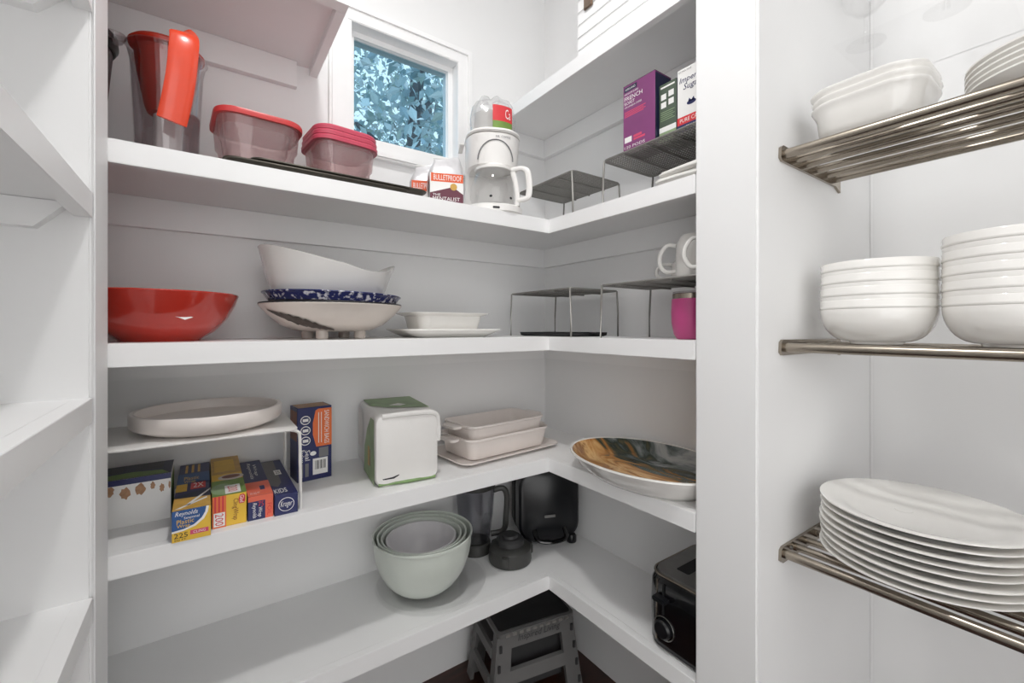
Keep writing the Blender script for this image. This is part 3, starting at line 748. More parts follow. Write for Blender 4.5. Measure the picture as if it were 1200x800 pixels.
# white boat bowl
t = thing('boat_bowl', 'white curved bowl with raised ends on top of the blue pan', 'bowl', (.242, 1.09, S2+.0875), math.radians(4)); t.rotation_euler[1] = math.radians(1.2)
def boat():
    rings = []; n = 72
    def ring(k, s, dz=0):      # k: 0 base .. 1 rim ; s: shrink
        out = []
        for i in range(n):
            a = 2*PI*i/n; ca, sa = math.cos(a), math.sin(a)
            cx = math.copysign(abs(ca)**.8, ca); sy = math.copysign(abs(sa)**.8, sa)
            e = abs(cx)
            up = .079+(.033*e**1.3 if ca < 0 else -.012*math.sin(PI*min(1, e/.9))+.019*e**5)
            z = up*k**1.2
            L = (.118+.034*k) if ca < 0 else (.118+.032*k**1.3)
            W = .066+.04*k**.8
            out.append((cx*(L-s), sy*(W-s)*(1-.18*e**3), z+dz))
        return out
    ks = [0, .06, .2, .4, .6, .8, .93, 1]
    R = [ring(k, 0) for k in ks]+[ring(1, .002, .0012), ring(1, .0045, 0)]+[ring(k, .005, .0) for k in (.93, .8, .6, .4, .2, .08)]
    return loft(R)
v, f = boat(); mk('bowl', v, f, M['china'], t, True, 60)
# white plate and gratin dish
t = thing('serving_plate', 'long white plate under the small white dish on the eye-level shelf', 'plate', (.532, 1.075, S2), .0)
rloft('plate', [(.095, .06, .02, 0), (.1, .065, .025, 0), (.125, .085, .035, .012), (.139, .098, .04, .019), (.139, .098, .04, .022), (.135, .095, .04, .022), (.1, .066, .025, .005), (.02, .02, .01, .004)], M['china'], t, 8)
t = thing('gratin_dish', 'small white rectangular dish standing on the long white plate', 'dish', (.53, 1.078, S2+.0052), .0)
rloft('dish', [(.078, .05, .02, 0), (.082, .054, .024, .002), (.094, .066, .03, .05), (.112, .078, .03, .0565), (.113, .079, .03, .059), (.108, .075, .03, .0595), (.09, .062, .028, .051), (.078, .05, .02, .006), (.02, .02, .01, .005)], M['china'], t, 8)
# dark griddle under the rack
t = thing('griddle', 'flat black griddle pan lying under the corner wire rack', 'griddle', (.895, 1.0, S2), .12)
rloft('plate', [(.072, .11, .02, .0), (.08, .118, .026, .003), (.082, .12, .028, .0115), (.079, .117, .026, .0115), (.074, .112, .02, .005), (.02, .02, .01, .005)], M['black_matte'], t, 6)
box('handle', (-.018, -.1345, .006), (.018, -.1195, .012), M['black_matte'], t, .002)
for k in range(5): box('ridge', (-.052+.024*k, -.1, .005), (-.046+.024*k, .1, .0075), M['black_matte'], t, .0008)
# mugs upside down on the rack
ZM = S2+.13+.003
def mug(label, loc, rz, R=.041, h=.1):
    t = thing('mug', label, 'mug', loc, rz, 'white mugs on the wire rack')
    lathe('cup', [(R-.003, .001), (R-.001, 0), (R, .002), (R, h*.55), (R*.95, h*.8), (R*.8, h-.006), (R*.7, h-.001), (R*.66, h-.001), (R*.62, h-.004), (.001, h-.004)], M['china'], t, 40)
    hp = spline([(-R*.97, 0, h*.78), (-R-.018, 0, h*.8), (-R-.032, 0, h*.62), (-R-.034, 0, h*.4), (-R-.022, 0, h*.2), (-R*.985, 0, h*.2)], 6)
    v, f = tubed(hp, .0048, 10, .0038, up=(0, 1, 0)); mk('handle', v, f, M['china'], t)
    return t
mug('white mug upside down on the wire rack, its ring handle facing the corner', (.893, .557, ZM), -1.0+PI+.0)
mug('white mug upside down beside the pier, only its handle edge showing', (.86, .472, ZM), -1.0+PI)
mug('shorter white mug behind the upside-down mug on the rack', (.955, .615, ZM), -.9+PI, .038, .06)
for o in [o for o in C.objects if o.name.startswith('mug')]: o.rotation_euler[2] = math.radians(-62)
# pink tumbler
t = thing('tumbler', 'magenta steel tumbler with a clear lid beside the pier', 'tumbler', (.868, .553, S2))
lathe('body', [(.024, 0), (.027, .001), (.034, .012), (.0385, .035), (.0395, .06), (.038, .088), (.037, .0885)], M['magenta'], t, 48)
lathe('steel_rim', [(.037, .0885), (.0368, .099), (.035, .1), (.034, .0885)], M['steel'], t, 48)
lathe('lid', [(.0345, .1), (.0362, .1005), (.0362, .104), (.001, .105)], M['clear'], t, 40)

# ------------------------------------------------------------------ S3
# riser with the round tray
t = thing('shelf_riser', 'white metal shelf riser standing over the wrap boxes', 'shelf riser', (-.027, 1.06, S3), 0)
rloft('plate', [(.176, .108, .012, .159), (.178, .11, .014, .1605), (.178, .11, .014, .163), (.176, .108, .012, .1638)], M['white_pl'], t, 4)
for sx in (-1, 1):
    for sy in (-1, 1):
        tube('leg', spline([(sx*.166, sy*.101, .1595), (sx*.178, sy*.101, .155), (sx*.1815, sy*.1015, .14), (sx*.1825, sy*.102, .07), (sx*.183, sy*.102, 0)], 3), .0042, M['white_pl'], t, 8, .0032)
t = thing('round_tray', 'round white tray with an upright rim on the shelf riser', 'tray', (.009, 1.072, S3+.1642))
lathe('tray', [(.09, .0), (.105, .003), (.122, .011), (.127, .016), (.127, .037), (.1255, .039), (.119, .039), (.1175, .037), (.1165, .02), (.105, .014), (.001, .013)], M['stone'], t, 96, ang=50)

WY = .9275
# wrap boxes, their ends to the room
t, F = carton('plastic_wrap_box', 'blue and yellow plastic wrap box, leftmost of the wrap boxes', 'box', (-.0195, 1.077, S3), .0, .054, .298, .053, 'navy')
f_ = F('front')
printp(f_, (0, 0, 1, 1), M['yellow'], t, 'end_panel'); printp(f_, [(0, .3), (.3, .33), (.6, .42), (.82, .6), (.92, .8), (.95, 1), (0, 1)], M['print_white'], t, 'swoosh', 2)
printp(f_, [(0, .36), (.3, .39), (.56, .48), (.76, .65), (.85, .82), (.88, 1), (0, 1)], M['blue'], t, 'swoosh', 3)
text(f_, 'Reynolds', (.08, .78, .66, .96), M['print_white'], t, lvl=4, italic=True); text(f_, 'Seasonal', (.3, .7, .7, .78), M['print_white'], t, lvl=4)
text(f_, 'Plastic', (.12, .56, .56, .7), M['yellow'], t, lvl=4); text(f_, 'Wrap', (.12, .41, .46, .55), M['yellow'], t, lvl=4)
text(f_, '225', (.05, .12, .4, .28), M['print_black'], t, lvl=3); text(f_, 'SQ FT', (.06, .03, .36, .09), M['print_black'], t, lvl=3)
printp(f_, (.46, .16, .94, .3), M['pink'], t, 'tag', 2); text(f_, 'CLING', (.54, .19, .86, .27), M['print_white'], t, lvl=3)
f_ = F('top')
printp(f_, (0, 0, 1, .22), M['gold'], t, 'top_picture'); printp(f_, [(0, .22), (1, .18), (1, .34), (0, .26)], M['navy2'], t, 'band', 2)
printp(f_, [(.3, .06), (.42, .06), (1, .3), (1, .33)], M['print_white'], t, 'streak', 3); printp(f_, [(.05, .02), (.2, .02), (.9, .14), (.9, .17)], M['print_white'], t, 'streak', 3)
printp(f_, (.0, .34, .32, .5), M['yellow'], t, 'tag', 2); printp(f_, (.42, .36, .86, .52), M['redp'], t, 'tag', 2); text(f_, '2X', (.5, .39, .8, .49), M['print_white'], t, lvl=3)
printp(f_, (.0, .5, .98, .74), M['blue'], t, 'panel', 2)
text(f_, 'Plastic', (.2, .58, .66, .66), M['yellow'], t, lvl=3); text(f_, 'Wrap', (.2, .5, .56, .57), M['yellow'], t, lvl=3)
for k in range(3): printp(f_, (.2+.2*k, .76, .28+.2*k, .97), M['gold'], t, 'stripe', 2)
# yellow cling wrap
t, F = carton('cling_wrap_box', 'yellow cling wrap box with an orange striped end', 'box', (.0362, 1.0905, S3), .0, .053, .279, .057, 'yellow')
f_ = F('front')
printp(f_, (0, 0, .4, 1), M['orange'], t, 'end_panel')
for k in range(3): printp(f_, (.06+.11*k, .5, .11+.11*k, 1), M['redp'], t, 'stripe', 2)
printp(f_, (.04, .05, .36, .48), M['print_white'], t, 'tag', 3); text(f_, '200', (.08, .08, .32, .45), M['redp'], t, rot=-90, lvl=4)
text(f_, 'ClingWrap', (.56, .16, .76, .84), M['brown'], t, rot=-90, lvl=2)
printp(f_, [(.78, .66), (.92, .66), (.96, .74), (.96, .9), (.9, .96), (.8, .94), (.76, .84)], M['redp'], t, 'logo', 2); text(f_, 'Glad', (.8, .69, .92, .92), M['print_white'], t, rot=-90, lvl=3)
f_ = F('top')
printp(f_, (0, .0, 1, .34), M['green'], t, 'top_picture'); printp(f_, ell(.3, .14, .34, .12), M['gpale'], t, 'picture', 2)
printp(f_, (.38, .02, .84, .2), M['print_white'], t, 'tag', 3); text(f_, '200', (.46, .05, .76, .17), M['redp'], t, rot=-90, lvl=4)
printp(f_, ell(.62, .4, .42, .07), M['cream'], t, 'plate_picture', 2); printp(f_, ell(.62, .41, .3, .045), M['brown'], t, 'cake_picture', 3)
printp(f_, (0, .5, 1, 1), M['gold'], t, 'top_panel', 2); printp(f_, (.1, .56, .8, .9), M['yellow'], t, 'panel', 3)
# foil, navy and salmon
t, F = carton('foil_box', 'navy and salmon foil box between the yellow and the plain navy box', 'box', (.0858, 1.079, S3), .0, .0415, .255, .045, 'navy')
f_ = F('front')
printp(f_, (0, 0, 1, 1), M['salmon'], t, 'end_panel'); printp(f_, (0, 0, .68, .78), M['navy'], t, 'panel', 2)
text(f_, 'Reynolds', (.14, .08, .34, .72), M['print_white'], t, rot=-90, lvl=3, italic=True); text(f_, 'Wrap', (.36, .1, .56, .5), M['print_white'], t, rot=-90, lvl=3, italic=True)
text(f_, '75', (.4, .54, .62, .74), M['redp'], t, lvl=3); text(f_, 'FOIL', (.76, .1, .94, .6), M['redp'], t, rot=-90, lvl=2)
f_ = F('top')
printp(f_, (0, 0, 1, .34), M['salmon'], t, 'top_panel'); printp(f_, (.55, .12, .75, .22), M['navy'], t, 'panel', 2); text(f_, '75 SQ FT', (.1, .03, .5, .08), M['print_white'], t, lvl=2)
text(f_, 'Reynolds', (.26, .42, .46, .92), M['print_white'], t, rot=-90, lvl=2, italic=True); text(f_, 'Wrap', (.5, .5, .7, .85), M['print_white'], t, rot=-90, lvl=2, italic=True)
# plain navy
t, F = carton('foil_box', 'navy foil box with a white oval emblem, rightmost of the wrap boxes', 'box', (.1288, 1.075, S3), .0, .041, .258, .039, 'navy')
f_ = F('front')
printp(f_, ell(.5, .5, .34, .34), M['print_white'], t, 'emblem'); printp(f_, ell(.5, .5, .31, .31), M['navy'], t, 'emblem', 2)
text(f_, 'Kroger', (.25, .32, .75, .68), M['print_white'], t, lvl=3, italic=True)
f_ = F('top')
printp(f_, [(.0, .26), (.3, .2), (.52, .3), (.62, .98), (.0, .98)], M['grey_pl'], t, 'foil_picture'); text(f_, 'KIDS', (.06, .05, .6, .15), M['print_white'], t, lvl=2)
printp(f_, (.4, .52, .72, .66), M['print_white'], t, 'tag', 2); text(f_, '25', (.46, .55, .66, .63), M['print_black'], t, lvl=3)
# sandwich bags
t, F = carton('sandwich_bag_box', 'tall navy sandwich bag box with an orange panel behind the riser leg', 'box', (.2105, 1.152, S3), .10, .078, .062, .174, 'navy')
f_ = F('front')
printp(f_, [(.52, .95), (.44, .78), (.44, .62), (.54, .45), (1, .45), (1, .97), (.6, .97)], M['orange'], t, 'panel')
text(f_, 'SANDWICH BAGS', (.78, .48, .92, .94), M['print_white'], t, rot=-90, lvl=2)
for k in range(2): printp(f_, (.6+.08*k, .5, .62+.08*k, .92), M['print_white'], t, 'small_print', 2)
for k in range(3):
    cv = .83-.14*k
    printp(f_, ell(.23, cv, .145, .06), M['print_white'], t, 'icon_ring'); printp(f_, ell(.23, cv, .12, .048), M['navy'], t, 'icon', 2); printp(f_, (.15, cv-.02, .31, cv+.02), M['print_white'], t, 'icon_bar', 3)
text(f_, 'Reclose', (.06, .26, .2, .43), M['print_white'], t, rot=-90); text(f_, 'Seal', (.22, .28, .36, .42), M['print_white'], t, rot=-90)
printp(f_, ell(.45, .365, .09, .03), M['print_white'], t, 'icon_ring')
printp(f_, (.62, .3, .9, .43), M['print_grey'], t, 'small_print')
printp(f_, (.44, .07, .88, .29), M['print_white'], t, 'barcode_field')
for k in range(9): printp(f_, (.5+.036*k, .14, .5+.036*k+.01+.008*(k % 3), .26), M['print_black'], t, 'bar', 2)
for k in range(2): printp(f_, (.06+.16*k, .06, .16+.16*k, .24), M['print_grey'], t, 'small_print')
printp(F('top'), (.04, .04, .96, .96), M['tan'], t, 'top_picture')
printp(F('left'), (.05, .55, .95, .95), M['brown'], t, 'side_picture')
# frozen-style food box at far left, half under the riser
t, F = carton('food_box', 'white and green snack box at the far left under the riser', 'box', (-.129, 1.104, S3), .0, .150, .098, .087, 'print_white')
f_ = F('front'); printp(f_, (0, .88, 1, 1), M['navy'], t, 'band')
for k, (a, r, q) in enumerate(((.56, .06, .15), (.70, .06, .15), (.82, .028, .1), (.91, .03, .11), (.985, .014, .1), (.42, .05, .13), (.28, .04, .12))):
    printp(f_, [(a+r*(1+.2*math.sin(3*i+k))*math.cos(2*PI*i/14)*.8, .7+.04*(k % 3)+q*.8*(1+.2*math.cos(4*i+k))*math.sin(2*PI*i/14)) for i in range(14)], M['tan'], t, 'cookie_picture', 2)
f_ = F('top'); printp(f_, (0, 0, 1, 1), M['navy2'], t, 'top_panel'); printp(f_, [(0, .02), (.98, .02), (.9, .3), (.6, .42), (.2, .3), (0, .38)], M['green'], t, 'top_picture', 2)
printp(f_, (.1, .5, .5, .9), M['darkpic'], t, 'top_picture', 2); printp(f_, (.62, .44, .9, .94), M['darkpic'], t, 'top_picture', 2)
printp(F('right'), (.03, .03, .97, .85), M['green'], t, 'side_picture')
# napkin pack
t = thing('napkin_pack', 'green and white plastic pack of paper napkins next to the white dishes', 'napkin pack', (.401, 1.09, S3), -.12)
W2, D2, H2 = .074, .122, .165
rings = []
for k, (fy, s, rr_) in enumerate([(-1, .9, .02), (-.985, .965, .02), (-.94, 1, .02), (-.5, 1.005, .018), (0, 1.0, .017), (.5, 1.0, .018), (.94, .99, .02), (1, .92, .02)]):
    rings.append([(x*s, fy*D2, H2/2+z*s+.0015*math.sin(x*80+fy*4)) for x, z, _ in rr(W2, H2/2, rr_, 0, 5)])
v, f = loft(rings); pk = mk('pack', v, f, M['wrap_white'], t)
fl = Face((-W2*1.008, D2*.96, 0), (0, -D2*1.92, 0), (0, 0, H2))
printp(fl, [(.42, .02), (.985, .02), (.985, .3), (.965, .6), (.975, .92), (.8, .92), (.6, .7), (.46, .4)], M['green_p'], t, 'side_picture', 3)
printp(fl, [(.05, .3), (.3, .3), (.36, .6), (.3, .9), (.05, .9)], M['stone'], t, 'side_panel', 2); printp(fl, (.66, .2, .74, .48), M['gold'], t, 'pasta_picture', 4); printp(fl, (.76, .22, .8, .46), M['brown'], t, 'pasta_picture', 4)
ft = Face((-W2*.9, -D2*.9, H2*1.004), (W2*1.8, 0, 0), (0, D2*1.8, 0))
printp(ft, [(.02, .5), (.3, .3), (.6, .22), (.98, .12), (.98, .98), (.02, .98)], M['green_p'], t, 'top_picture', 6); printp(ft, [(.34, .42), (.52, .34), (.66, .4), (.55, .52)], M['print_white'], t, 'fork_picture', 8)
fr = Face((-W2, -D2*.985-.0014, 0), (2*W2, 0, 0), (0, 0, H2))
printp(fr, [(.1, .115), (.12, .1), (.28, .1), (.36, .135), (.36, .15), (.26, .125)], M['print_black'], t, 'tear_slit', 3)
fb = [(x, -D2*.97, .004) for x in (-W2*.86, W2*.86)]
tube('bottom_seam', [(-W2*.9, -D2*.96, .006), (0, -D2*.985, .0055), (W2*.9, -D2*.96, .006)], .0045, M['green_p'], t)
v, f = tubed(spline([(-W2*.8, -D2*.99, H2*.97), (0, -D2*1.005, H2*.985), (W2*.85, -D2*.99, H2*.96), (W2*1.01, -D2*.97, H2*.8), (W2*1.01, -D2*.97, H2*.55)], 5), .006, 8, .004, up=(0, 1, 0)); mk('folded_end', v, f, M['wrap_white'], t)
# nested baking dishes on a tray
RZ = math.radians(5)
t = thing('serving_tray', 'flat white tray under the two nested baking dishes', 'tray', (.705, 1.085, S3), RZ)
rloft('tray', [(.15, .075, .02, 0), (.155, .08, .025, 0), (.17, .095, .03, .008), (.178, .102, .032, .0105), (.178, .102, .032, .0135), (.174, .099, .03, .0135), (.158, .083, .025, .005), (.02, .02, .01, .0045)], M['stone'], t, 8)
def bake(label, loc, k, h, nm='baking_dish'):
    t = thing(nm, label, 'baking dish', loc, RZ, 'white baking dishes')
    a, b = .15*k, .085*k
    rloft('dish', [(a-.02, b-.018, .018, 0), (a-.014, b-.012, .022, .002), (a-.004, b-.004, .026, h-.008), (a, b, .028, h-.005), (a, b, .028, h), (a-.004, b-.004, .026, h), (a-.01, b-.01, .024, h-.008), (a-.022, b-.02, .018, .006), (.02, .02, .01, .005)], M['stone'], t, 8)
    for s in (-1, 1):
        rloft('handle', [(.013, .032, .01, h-.011), (.015, .035, .012, h-.008), (.015, .035, .012, h-.003), (.013, .033, .01, h-.002)], M['stone'], t, 5, off=(s*(a+.012), 0))
    return t
bake('larger lower white baking dish on the flat tray', (.71, 1.092, S3+.0055), 1.0, .058)
bake('smaller upper white baking dish nested in the larger one', (.712, 1.098, S3+.0055+.030), .93, .06)
# platter
t = thing('platter', 'large oval platter with swirled brown, grey and green glaze', 'platter', (.864, .672, S3), 0)
A, B = .150, .205
def ov(k, z): return [(A*k*math.cos(2*PI*i/80), (B-A+A*k)*math.sin(2*PI*i/80) if k > .4 else B*k*math.sin(2*PI*i/80), z) for i in range(80)]
v, f = loft([ov(.62, 0), ov(.66, 0), ov(.72, .008), ov(.86, .024), ov(.97, .045), ov(1, .051), ov(.995, .054), ov(.965, .054), ov(.955, .052)], True, False); mk('dish', v, f, M['china'], t, True, 50)
v, f = loft([ov(.955, .052), ov(.92, .046), ov(.82, .027), ov(.7, .016), ov(.5, .013), ov(.2, .012)], False, True); mk('glazed_well', v, f, M['swirl'], t, True, 50)

# ------------------------------------------------------------------ S4
for k, (dx, dy) in enumerate(((0, 0), (.006, .004))):
    t = thing('glass_plate', ['lower', 'upper'][k]+' clear glass turntable plate under the mixing bowls', 'glass plate', (.498+dx, 1.083+dy, S4+.0062*k), 0, 'glass turntable plates')
    if k == 0:
        gp = lathe('plate', [(.1, 0), (.13, .001), (.143, .007), (.145, .010), (.143, .0105), (.129, .0055), (.1, .0045), (.001, .0045)], M['glass'], t, 72)
    else:
        c = gp.copy(); C.objects.link(c); c.parent = t
zq = S4+.0062+.0047
def mixbowl(label, loc, R, h, m='mint'):
    t = thing('mixing_bowl', label, 'bowl', loc, 0, 'nested mixing bowls')
    pr = [(.45*R, 0), (.48*R, .001)]
    pr += [(R*(.48+.5*math.sin(PI/2*k/8)**1.0), .002+(h-.01)*(k/8)**1.5) for k in range(1, 9)]
    pr += [(R, h-.006), (R, h-.001), (R-.0015, h), (R-.0045, h-.001), (R-.0055, h-.008)]
    pr += [(R*(.48+.5*math.sin(PI/2*k/8))-.006, .006+(h-.014)*(k/8)**1.5) for k in (7, 6, 5, 4, 3, 2, 1)]+[(.4*R, .006), (.001, .0055)]
    lathe('bowl', pr, M[m], t, 24 if False else 72, ang=40)
    return t
mixbowl('largest pale mint mixing bowl, outermost of the nest of four', (.472, 1.078, zq), .130, .142)
mixbowl('second largest mixing bowl in the nest of four', (.470, 1.078, zq+.0105), .1165, .129, 'mint')
mixbowl('third largest mixing bowl in the nest of four', (.468, 1.077, zq+.0205), .1045, .116, 'mint')
mixbowl('smallest pale grey mixing bowl, innermost of the nest of four', (.466, 1.076, zq+.030), .091, .102, 'lilac')
# blender jar and motor base
t = thing('blender_jar', 'clear blender jar with charcoal handle in the back corner', 'blender jar', (.685, 1.168, S4), -.5)
lathe('collar', [(.045, 0), (.048, .002), (.046, .03), (.042, .034), (.001, .034)], M['charcoal'], t, 32)
lathe('jar', [(.04, .034), (.044, .04), (.055, .12), (.06, .19), (.061, .2), (.059, .2), (.053, .12), (.042, .041), (.001, .038)], M['smoke'], t, 32)
lathe('lid', [(.061, .2), (.062, .204), (.058, .212), (.025, .214), (.025, .224), (.001, .225)], M['charcoal'], t, 32)
v, f = tubed(spline([(.055, 0, .185), (.085, 0, .19), (.098, 0, .165), (.096, 0, .11), (.088, 0, .06), (.048, 0, .05)], 5), .009, 10, .008, up=(0, 1, 0)); mk('handle', v, f, M['charcoal'], t)
t = thing('blender_motor', 'round charcoal blender motor unit in front of the blender jar', 'blender motor', (.742, 1.062, S4), .6)
lathe('housing', [(.058, 0), (.062, .002), (.064, .01), (.062, .04), (.054, .048), (.044, .052), (.001, .052)], M['charcoal'], t, 48)
lathe('coupling', [(.042, .052), (.041, .064), (.034, .07), (.024, .07), (.022, .078), (.001, .079)], M['dgrey_pl'], t, 32)
for a in (0, 2.1, 4.2):
    box('lug', (.058, -.01, .012), (.07, .01, .04), M['charcoal'], t, .003).rotation_euler = (0, 0, a-.9)
lathe('knob', [(.008, 0), (.008, .006), (.001, .007)], M['black'], t, 16).matrix_local = Matrix.Rotation(2.6, 4, 'Z') @ Matrix.Translation((0, -.0625, .022)) @ Matrix.Rotation(PI/2, 4, 'X')
# sandwich press standing on edge
t = thing('sandwich_press', 'black sandwich press standing upright in the corner of the low shelf', 'sandwich press', (.918, 1.115, S4), math.radians(-22))
def slab(name, y0, y1, lean, m, w0=.1, h=.225):
    R = []
    for y, s in ((y0, .93), (y0+.006, 1), ((y0+y1)/2, 1.01), (y1-.006, 1), (y1, .93)):
        R.append([(x*s, y+lean*(z+h/2), .012+h/2+z*s) for x, z, _ in rr(w0, h/2, .055, 0, 8)])
    v, f = loft(R); return mk(name, v, f, m, t)
slab('lower_half', -.058, -.003, .02, M['black'])
slab('upper_half', .001, .05, .02, M['black_matte'])
v, f = tubed(spline([(-.05, -.055, .05), (-.045, -.082, .03), (0, -.09, .024), (.045, -.082, .03), (.05, -.055, .05)], 5), .008, 10, .006); mk('handle', v, f, M['black_gloss'], t)
for x in (-.075, .075):
    lathe('foot', [(.014, 0), (.016, .004), (.016, .02), (.012, .026), (.001, .026)], M['black'], t, 18, off=(x, -.052, 0))
box('hinge', (-.06, -.02, .0), (.06, .025, .018), M['black'], t, .004)
box('badge', (-.018, -.0615, .088), (.018, -.058, .096), M['steel_dark'], t, .001)
# toaster
t = thing('toaster', 'glossy black two-slot toaster with chrome top beside the pier', 'toaster', (.905, .529, S4), 0)
hx, hy = .106, .09
rloft('base', [(hx-.01, hy-.01, .03, 0), (hx-.002, hy-.002, .036, .006), (hx-.002, hy-.002, .036, .014)], M['black'], t, 8)
rloft('shell', [(hx, hy, .036, .0142), (hx+.002, hy+.001, .037, .09), (hx, hy-.001, .036, .142), (hx-.006, hy-.007, .034, .156)], M['black_gloss'], t, 8)
def topplate():
    mb = MB()
    outer = rr(hx-.008, hy-.009, .033, .1565, 8); mb.add(*loft([outer, [(x*.985, y*.98, .162) for x, y, z in outer]]))
    return mb.build('top_plate', M['steel_dark'], t)
topplate()
tube('top_rim', [(x, y, .1575) for x, y, z in rr(hx-.005, hy-.006, .034, 0, 6)], .0028, M['steel'], t, 8, closed=True)
for yy in (-.028, .028):
    rloft('slot', [(.072, .015, .004, .1622), (.072, .015, .004, .1626)], M['black_matte'], t, 3, off=(0.012, yy))
lathe('dial', [(.02, 0), (.02, .008), (.016, .012), (.001, .012)], M['black'], t, 28).matrix_local = Matrix.Translation((-hx-.0015, .04, .052)) @ Matrix.Rotation(-PI/2, 4, 'Y')
tube('dial_ring', [(0, .024*math.cos(a), .024*math.sin(a)) for a in [2*PI*k/28 for k in range(28)]], .0012, M['steel_dark'], t, 6, closed=True).location = (-hx-.0025, .04, .052)
box('lever', (-hx-.022, .025, .112), (-hx-.001, .058, .122), M['black'], t, .003)
box('lever_track', (-hx-.0035, .039, .08), (-hx-.0015, .044, .145), M['black_matte'], t, .0005)
for yy in (.058, .0): pass
tube('chrome_edge', [(-hx-.0005, hy-.03, .02), (-hx-.0025, hy-.032, .09), (-hx+.0, hy-.032, .15)], .0015, M['steel'], t, 6)

# ------------------------------------------------------------------ folding stool on the floor
t = thing('step_stool', 'grey folding step stool with a black top under the lowest shelf', 'stool', (.795, 1.065, 0), math.radians(-11))
HS = .232
def trap_panel(name, y_top, y_bot, wt, wb, holes):
    """leg panel in the plane from (top) to (bottom), windows cut through it"""
    th = .014
    def P(u, v, w):   # u -1..1 across, v 0 bottom..1 top
        wid = wb+(wt-wb)*v; return (u*wid, (y_bot+(y_top-y_bot)*v)+w, v*(HS-.012))
    us = [-1, -.66, .66, 1]; vs = [0, .16, .40, .56, .83, 1]
    mb = MB()
    for i in range(3):
        for j in range(5):
            if i == 1 and j in holes: continue
            q = [P(us[i], vs[j], 0), P(us[i+1], vs[j], 0), P(us[i+1], vs[j+1], 0), P(us[i], vs[j+1], 0)]
            q2 = [(x, y+th, z) for x, y, z in q]
            mb.add(q+q2, [(0, 1, 2, 3), (4, 5, 6, 7), (0, 1, 5, 4), (1, 2, 6, 5), (2, 3, 7, 6), (3, 0, 4, 7)])
    return mb.build(name, M['grey_pl'], t, False)
trap_panel('leg_panel', -.082, -.098, .118, .15, (1, 3)) if False else None
trap_panel('leg_panel', -.085, -.105, .116, .148, (0, 1, 3))
trap_panel('leg_panel', .071, .091, .116, .148, (0, 1))
box('shade_panel', (-.104, -.052, .03), (.104, -.046, HS-.014), M['dgrey_pl'], t, .001)  # dark sheet added to stand in for the shade inside the stool
for s in (-1, 1):       # folding side panels with a slanted brace
    mb = MB()
    for y0, y1 in ((-.085, -.058), (.058, .085)):
        k = 1.18
        v = [(s*.112, y0, HS-.014), (s*.122, y0, HS-.014), (s*.122, y1, HS-.014), (s*.112, y1, HS-.014), (s*.138, y0*k, 0), (s*.148, y0*k, 0), (s*.148, y1*k, 0), (s*.138, y1*k, 0)]
        mb.add(v, [(0, 1, 2, 3), (4, 5, 6, 7), (0, 1, 5, 4), (1, 2, 6, 5), (2, 3, 7, 6), (3, 0, 4, 7)])
    for z in (.07, .15):
        x = .145-.028*z/HS
        mb.add(*boxd(s*x-.005, -.06, z, s*x+.005, .06, z+.03))
    mb.build('side_panel', M['grey_pl'], t, False)
rloft('top', [(.122, .092, .016, HS-.013), (.124, .094, .016, HS-.009), (.124, .094, .016, HS), (.121, .091, .014, HS+.001)], M['grey_pl'], t, 5)
rloft('tread', [(.115, .084, .012, HS+.001), (.114, .083, .012, HS+.003)], M['black_matte'], t, 5)
fs = Face((-.12, -.0935, HS-.058), (.24, 0, 0), (0, -.004, .05))
fs2 = Face((-.1, -.0862-.004, HS-.05), (.2, 0, 0), (0, .0032, .034))
text(fs2, 'Inspired Living', (.2, .3, .88, .95), M['dgrey_pl'], t, lvl=1, italic=True)
for k in range(10):
    box('grip_tooth', (-.1+.021*k, -.0965, HS-.011), (-.088+.021*k, -.0935, HS-.003), M['wire_lt'], t, .001)
for s in (-1, 1):
    for k in range(4):
        z = .03+.05*k; box('hinge_pin', (s*(.137-.03*z/HS)-.004, -.109+.0195*z/HS, z), (s*(.137-.03*z/HS)+.004, -.104+.0195*z/HS, z+.02), M['dgrey_pl'], t, .001)

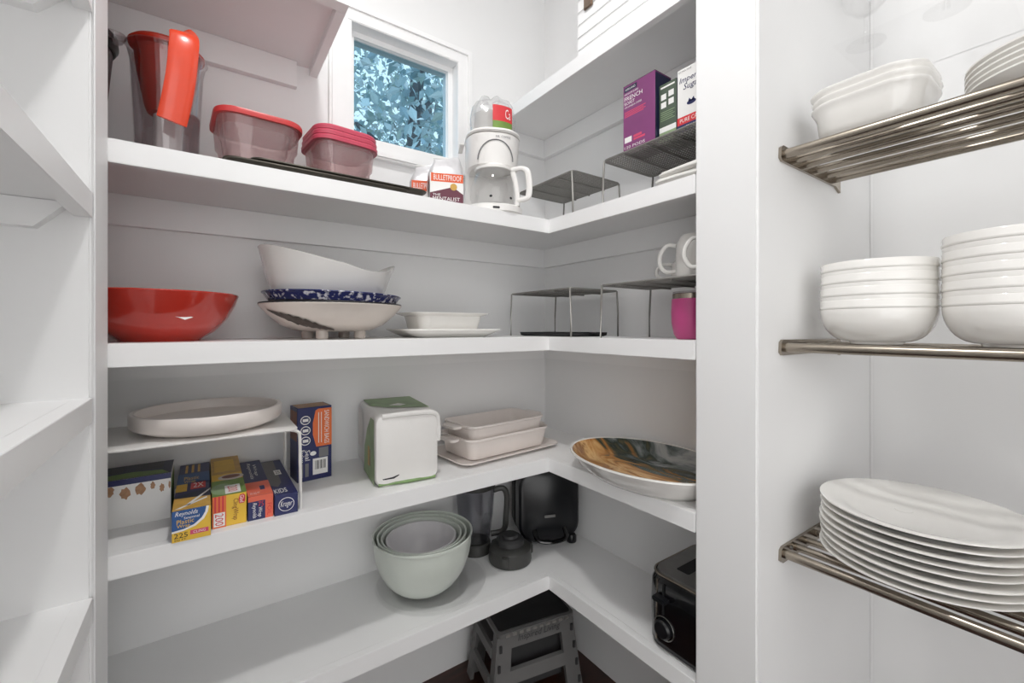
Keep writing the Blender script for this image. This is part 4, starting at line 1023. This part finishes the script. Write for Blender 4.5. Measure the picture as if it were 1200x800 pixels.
# ------------------------------------------------------------------ outside the window
struct(box('ground', (-8, 1.5, -.4), (9, 12, -.3), M['soil']))
def tree(label, loc, h, crown, n, seed):
    rnd = random.Random(seed)
    t = thing('garden_tree', label, 'tree', loc, 0, 'trees outside the window')
    tube('trunk', spline([(0, 0, 0), (.05, .02, h*.3), (-.04, 0, h*.6), (.03, .03, h*.9)], 3), .07, M['bark'], t, 8)
    for k in range(6):
        a = k*1.1; z = h*(.4+.08*k); tube('branch', spline([(0, 0, z), (.4*math.cos(a), .4*math.sin(a), z+.3), (crown*.7*math.cos(a), crown*.7*math.sin(a), z+.55)], 3), .022, M['bark'], t, 6)
    mb = MB()
    for i in range(n):
        a = rnd.uniform(0, 2*PI); u = rnd.uniform(-1, 1); r = crown*rnd.random()**.45
        c = Vector((r*math.sqrt(1-u*u)*math.cos(a), r*math.sqrt(1-u*u)*math.sin(a), h*.78+r*u*.95))
        s = rnd.uniform(.05, .15)
        R = Euler((rnd.uniform(-1, 1), rnd.uniform(-1, 1), rnd.uniform(0, 6.3))).to_matrix()
        q = [(-.5, 0, 0), (-.1, -.28, .06), (.5, 0, 0), (-.1, .28, .06)]
        v = [c+R @ (Vector(p)*s) for p in q]
        mb.add(v, [(0, 1, 2), (0, 2, 3)])
    o = mb.build('foliage', M['leaf'], t, False); o['kind'] = 'stuff'
tree('blue-green leafy tree close outside the window', (1.8, 4.3, -.3), 4.5, 1.35, 3600, 3)
tree('taller blue-green tree standing behind the near one outside', (3.7, 8.2, -.3), 6.6, 1.9, 3000, 5)

# labels of parts that look different from the rest of their thing
PL = {('water_pitcher', 'handle'): 'red strap handle', ('water_pitcher', 'reservoir'): 'red translucent reservoir', ('water_pitcher', 'filter'): 'white filter cartridge',
      ('coffee_carafe', 'handle'): 'white plastic handle', ('coffee_carafe', 'jar'): 'clear glass jar', ('toaster', 'top_plate'): 'grey metal top plate', ('toaster', 'dial'): 'round black dial',
      ('tumbler', 'steel_rim'): 'bare steel rim', ('footed_bowl', 'leaf_stroke'): 'worn dark leaf stroke', ('footed_bowl', 'dark_rim'): 'thin black rim',
      ('platter', 'glazed_well'): 'swirled brown, grey and green glaze', ('step_stool', 'tread'): 'black rubber tread', ('slatted_box', 'latch'): 'bronze latch',
      ('napkin_pack', 'tear_slit'): 'dark torn slit in the film', ('blender_jar', 'handle'): 'charcoal handle', ('food_tub', 'lid'): 'red lid'}
for o in C.objects:
    if o.parent:
        k = (o.parent.name.split('.')[0], o.name.split('.')[0])
        if k in PL and not (o.parent.name == 'water_pitcher.001'): o['label'] = PL[k]
